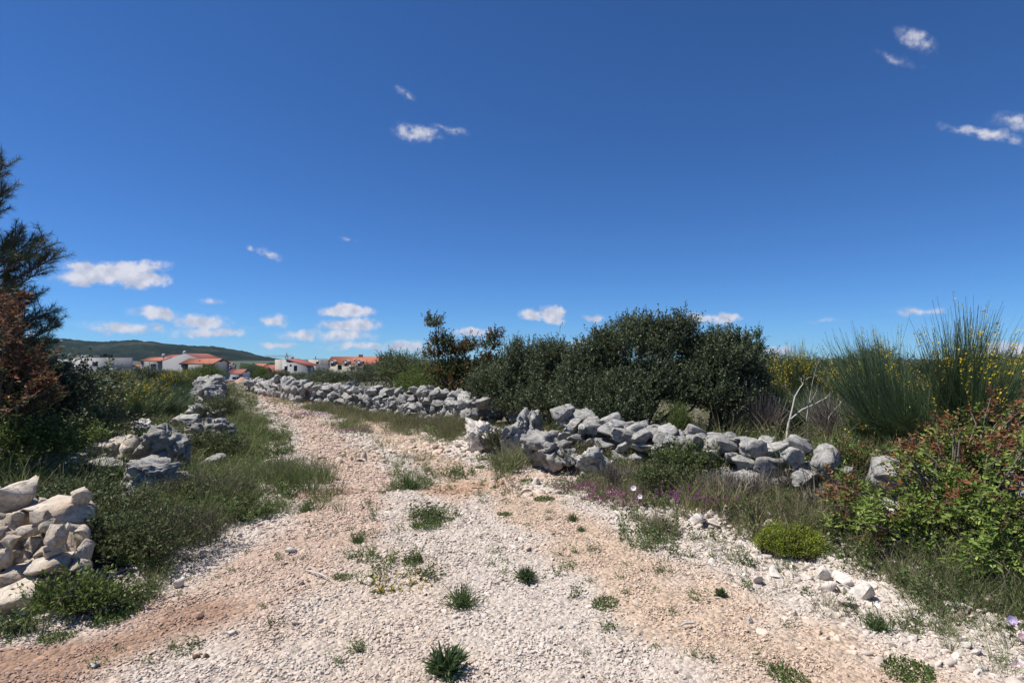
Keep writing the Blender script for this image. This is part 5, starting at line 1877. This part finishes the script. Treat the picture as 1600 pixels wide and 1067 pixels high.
# sand heap, barrier and parked car where the track drops to the village
c = P(378, 600, 62)
cz = Hz(c.x, 62)
hx, hy_ = np.meshgrid(np.linspace(-3.4, 3.4, 40), np.linspace(-3, 3, 30))
rr_ = np.hypot(hx / 3.0, hy_ / 2.8)
hz_ = np.clip(1 - rr_, 0, 1) ** .9 * (P(378, 587, 62).z - cz) * (1 + .25 * (vnoise(hx, hy_, .8, 9) - .5)) - .05
idx = np.arange(hx.size).reshape(hx.shape)
Fq = np.stack([idx[:-1, :-1], idx[:-1, 1:], idx[1:, 1:], idx[1:, :-1]], -1).reshape(-1, 4)
tag(put('sand_heap', new_mesh('sand_heap', np.stack([hx, hy_, hz_], -1).reshape(-1, 3), Fq, plain('reddish_sand', (.42, .27, .19), .95, .2, 2, .5), smooth=True), None, (c.x, 62, cz)), 'heap of reddish sand beyond the end of the track', 'heap')
c = P(362, 597, 75)
cz = Hz(c.x, 75)
o = tag(empty('container', (c.x, 75, cz), .2), 'low red and white site container behind the sand heap', 'container')
pbox('body', o, M_TILE2, -1.0, 1.0, -.8, .8, .1, P(362, 595, 75).z - cz)
pbox('lid', o, M_WHITEW, -1.05, 1.05, -.85, .85, P(362, 595, 75).z - cz + .003, P(362, 593.5, 75).z - cz)

# white car nose on
c = P(389, 603, 56)
cz = Hz(c.x, 56)
car = tag(empty('car', (c.x, 56, cz), .35), 'white car parked at the end of the track', 'car')
M_CAR = plain('white_paint', (.75, .76, .78), .25)
M_TYRE = plain('tyre', (.02, .02, .02), .8)
M_LAMP = plain('lamp_glass', (.6, .62, .65), .1)
sec = [(-2.05, .35, .62, .80), (-1.95, .28, .80, .84), (-1.0, .25, .95, .86), (-.45, .25, 1.05, .86), (.2, .25, 1.05, .86), (1.5, .25, 1.05, .86), (2.0, .3, .98, .82), (2.1, .38, .7, .78)]
g = Geo()
V = []
for y, z0, z1, hw in sec:
    V += [(-hw, y, z0), (-hw, y, (z0 + z1) * .55), (-hw * .93, y, z1), (hw * .93, y, z1), (hw, y, (z0 + z1) * .55), (hw, y, z0)]
Q = []
for i in range(len(sec) - 1):
    for j in range(6):
        Q.append((i * 6 + j, i * 6 + (j + 1) % 6, (i + 1) * 6 + (j + 1) % 6, (i + 1) * 6 + j))
e = (len(sec) - 1) * 6
Q += [(0, 1, 2, 3), (0, 3, 4, 5), (e + 3, e + 2, e + 1, e), (e + 5, e + 4, e + 3, e)]
g.add(V, Q)
put('body', g.mesh('body', M_CAR, False), car)
g = Geo()
V = [(-.78, -.75, 1.0), (.78, -.75, 1.0), (.78, 1.75, 1.0), (-.78, 1.75, 1.0), (-.6, -.05, 1.47), (.6, -.05, 1.47), (.6, 1.2, 1.47), (-.6, 1.2, 1.47)]
g.add(V, [(0, 1, 5, 4), (1, 2, 6, 5), (2, 3, 7, 6), (3, 0, 4, 7)])
put('windows', g.mesh('windows', M_GLASS), car)
pbox('roof', car, M_CAR, -.62, .62, -.1, 1.25, 1.472, 1.51)
for sx in (-1, 1):
    for y in (-1.3, 1.3):
        g = Geo()
        th = np.arange(16) * 2 * math.pi / 16
        a = np.stack([np.full(16, sx * .70), y + .31 * np.cos(th), .31 + .31 * np.sin(th)], -1)
        b_ = a + np.array((sx * .19, 0, 0))
        g.add(np.concatenate([a, b_, [(sx * .89, y, .31)]]), [(i, (i + 1) % 16, 16 + (i + 1) % 16, 16 + i) for i in range(16)], [(16 + i, 16 + (i + 1) % 16, 32) for i in range(16)])
        put('wheel', g.mesh('wheel', M_TYRE), car)
    pbox('headlight', car, M_LAMP, sx * .62 - .14, sx * .62 + .14, -2.09, -1.9, .62, .76)

# far belt of trees that reads as one mass
rng = np.random.default_rng(501)
g = Geo()
V0, F0 = ico(2)
for k in range(420):
    px = rng.uniform(380, 2300)
    if 420 < px < 640 and rng.random() < .6:
        continue
    Yd = rng.uniform(190, 330)
    p = P(px, 560, Yd)
    r_ = rng.uniform(2.0, 4.2)
    V = V0 * np.array((r_ * 1.3, r_ * 1.3, r_)) * (1 + .28 * np.sin(V0 * 5 + k).sum(1, keepdims=True) * .5)
    g.add(V + np.array((p.x, Yd, -8 + r_ * .8)), None, F0, pal(rng, 1, [(.03, .045, .022), (.045, .06, .03)], .2)[0])
tag(put('far_wood', g.mesh('far_wood', leaf_mat('far_foliage', .9, 0, .1))), 'dark belt of distant woodland on the horizon', 'woodland', None, 'stuff')
# trees behind the flat roofed house
g = Geo()
lb = [(0, 0, 4.5, 2.6, 2, 2), (2.8, 0, 4.7, 2, 2, 2), (-1.5, 0, 3.8, 2, 2, 2)]
p = P(152, 560, 160)
shrub('tree', 'dark round tree rising behind the white flat roofed house', 'tree', (p.x, 160, Hz(p.x, 160)), (limbs_mesh('trunk', lb, 510, .15, 1), foliage_mesh('crown', [(a, b_, c_ + 3.2, d_, e_, f_) for a, b_, c_, d_, e_, f_ in lb], 900, 9, .4, .25, [(.03, .045, .022), (.04, .055, .03)], 510, twig=.8, mat=M_LEAF)), names=('trunk', 'crown'))
VT = [(420, 120, 1.0), (398, 150, .9), (346, 140, .8), (376, 190, 1.0), (210, 150, .9), (100, 120, .8), (60, 130, 1.0)]
lb = [(0, 0, 3.4, 1.8, 1.6, 1.6), (1.2, 0, 3.0, 1.4, 1.3, 1.3), (-1.1, .3, 3.0, 1.4, 1.3, 1.3)]
vt = (limbs_mesh('trunk', lb, 511, .12, 1), foliage_mesh('crown', lb, 600, 9, .3, .18, [(.03, .05, .02), (.045, .065, .03)], 511, twig=.5, mat=M_LEAF))
VL = ['dark tree beside the low dark red roof', 'dark tree behind the little red roofed house', 'dark tree by the small red roofed house', 'far dark tree above the blue grey house', 'dark tree between the red roofs and the grey house', 'dark tree left of the white flat roofed house', 'dark tree behind the pine tips']
for (px, Yd, s_), lab in zip(VT, VL):
    p = P(px, 560, Yd)
    shrub('tree', lab, 'tree', (p.x, Yd, Hz(p.x, Yd)), vt, 'trees among the village houses', px, (s_, s_, s_), ('trunk', 'crown'))


# ------------------------------------------------------------------ the air between here and the hill
g = Geo()
g.box(-5200, 5200, -500, 5600, -60, 190)
M_AIR = bpy.data.materials.new('air')
M_AIR.use_nodes = True
nt = M_AIR.node_tree
nt.nodes.clear()
om = nt.nodes.new('ShaderNodeOutputMaterial')
pv = nt.nodes.new('ShaderNodeVolumePrincipled')
pv.inputs['Color'].default_value = (.5, .72, 1.0, 1)
pv.inputs['Density'].default_value = .00003
pv.inputs['Anisotropy'].default_value = .0
nt.links.new(pv.outputs[0], om.inputs['Volume'])
tag(put('haze', g.mesh('haze', M_AIR)), 'thin blue haze in the air over the whole place', 'haze', None, 'stuff')
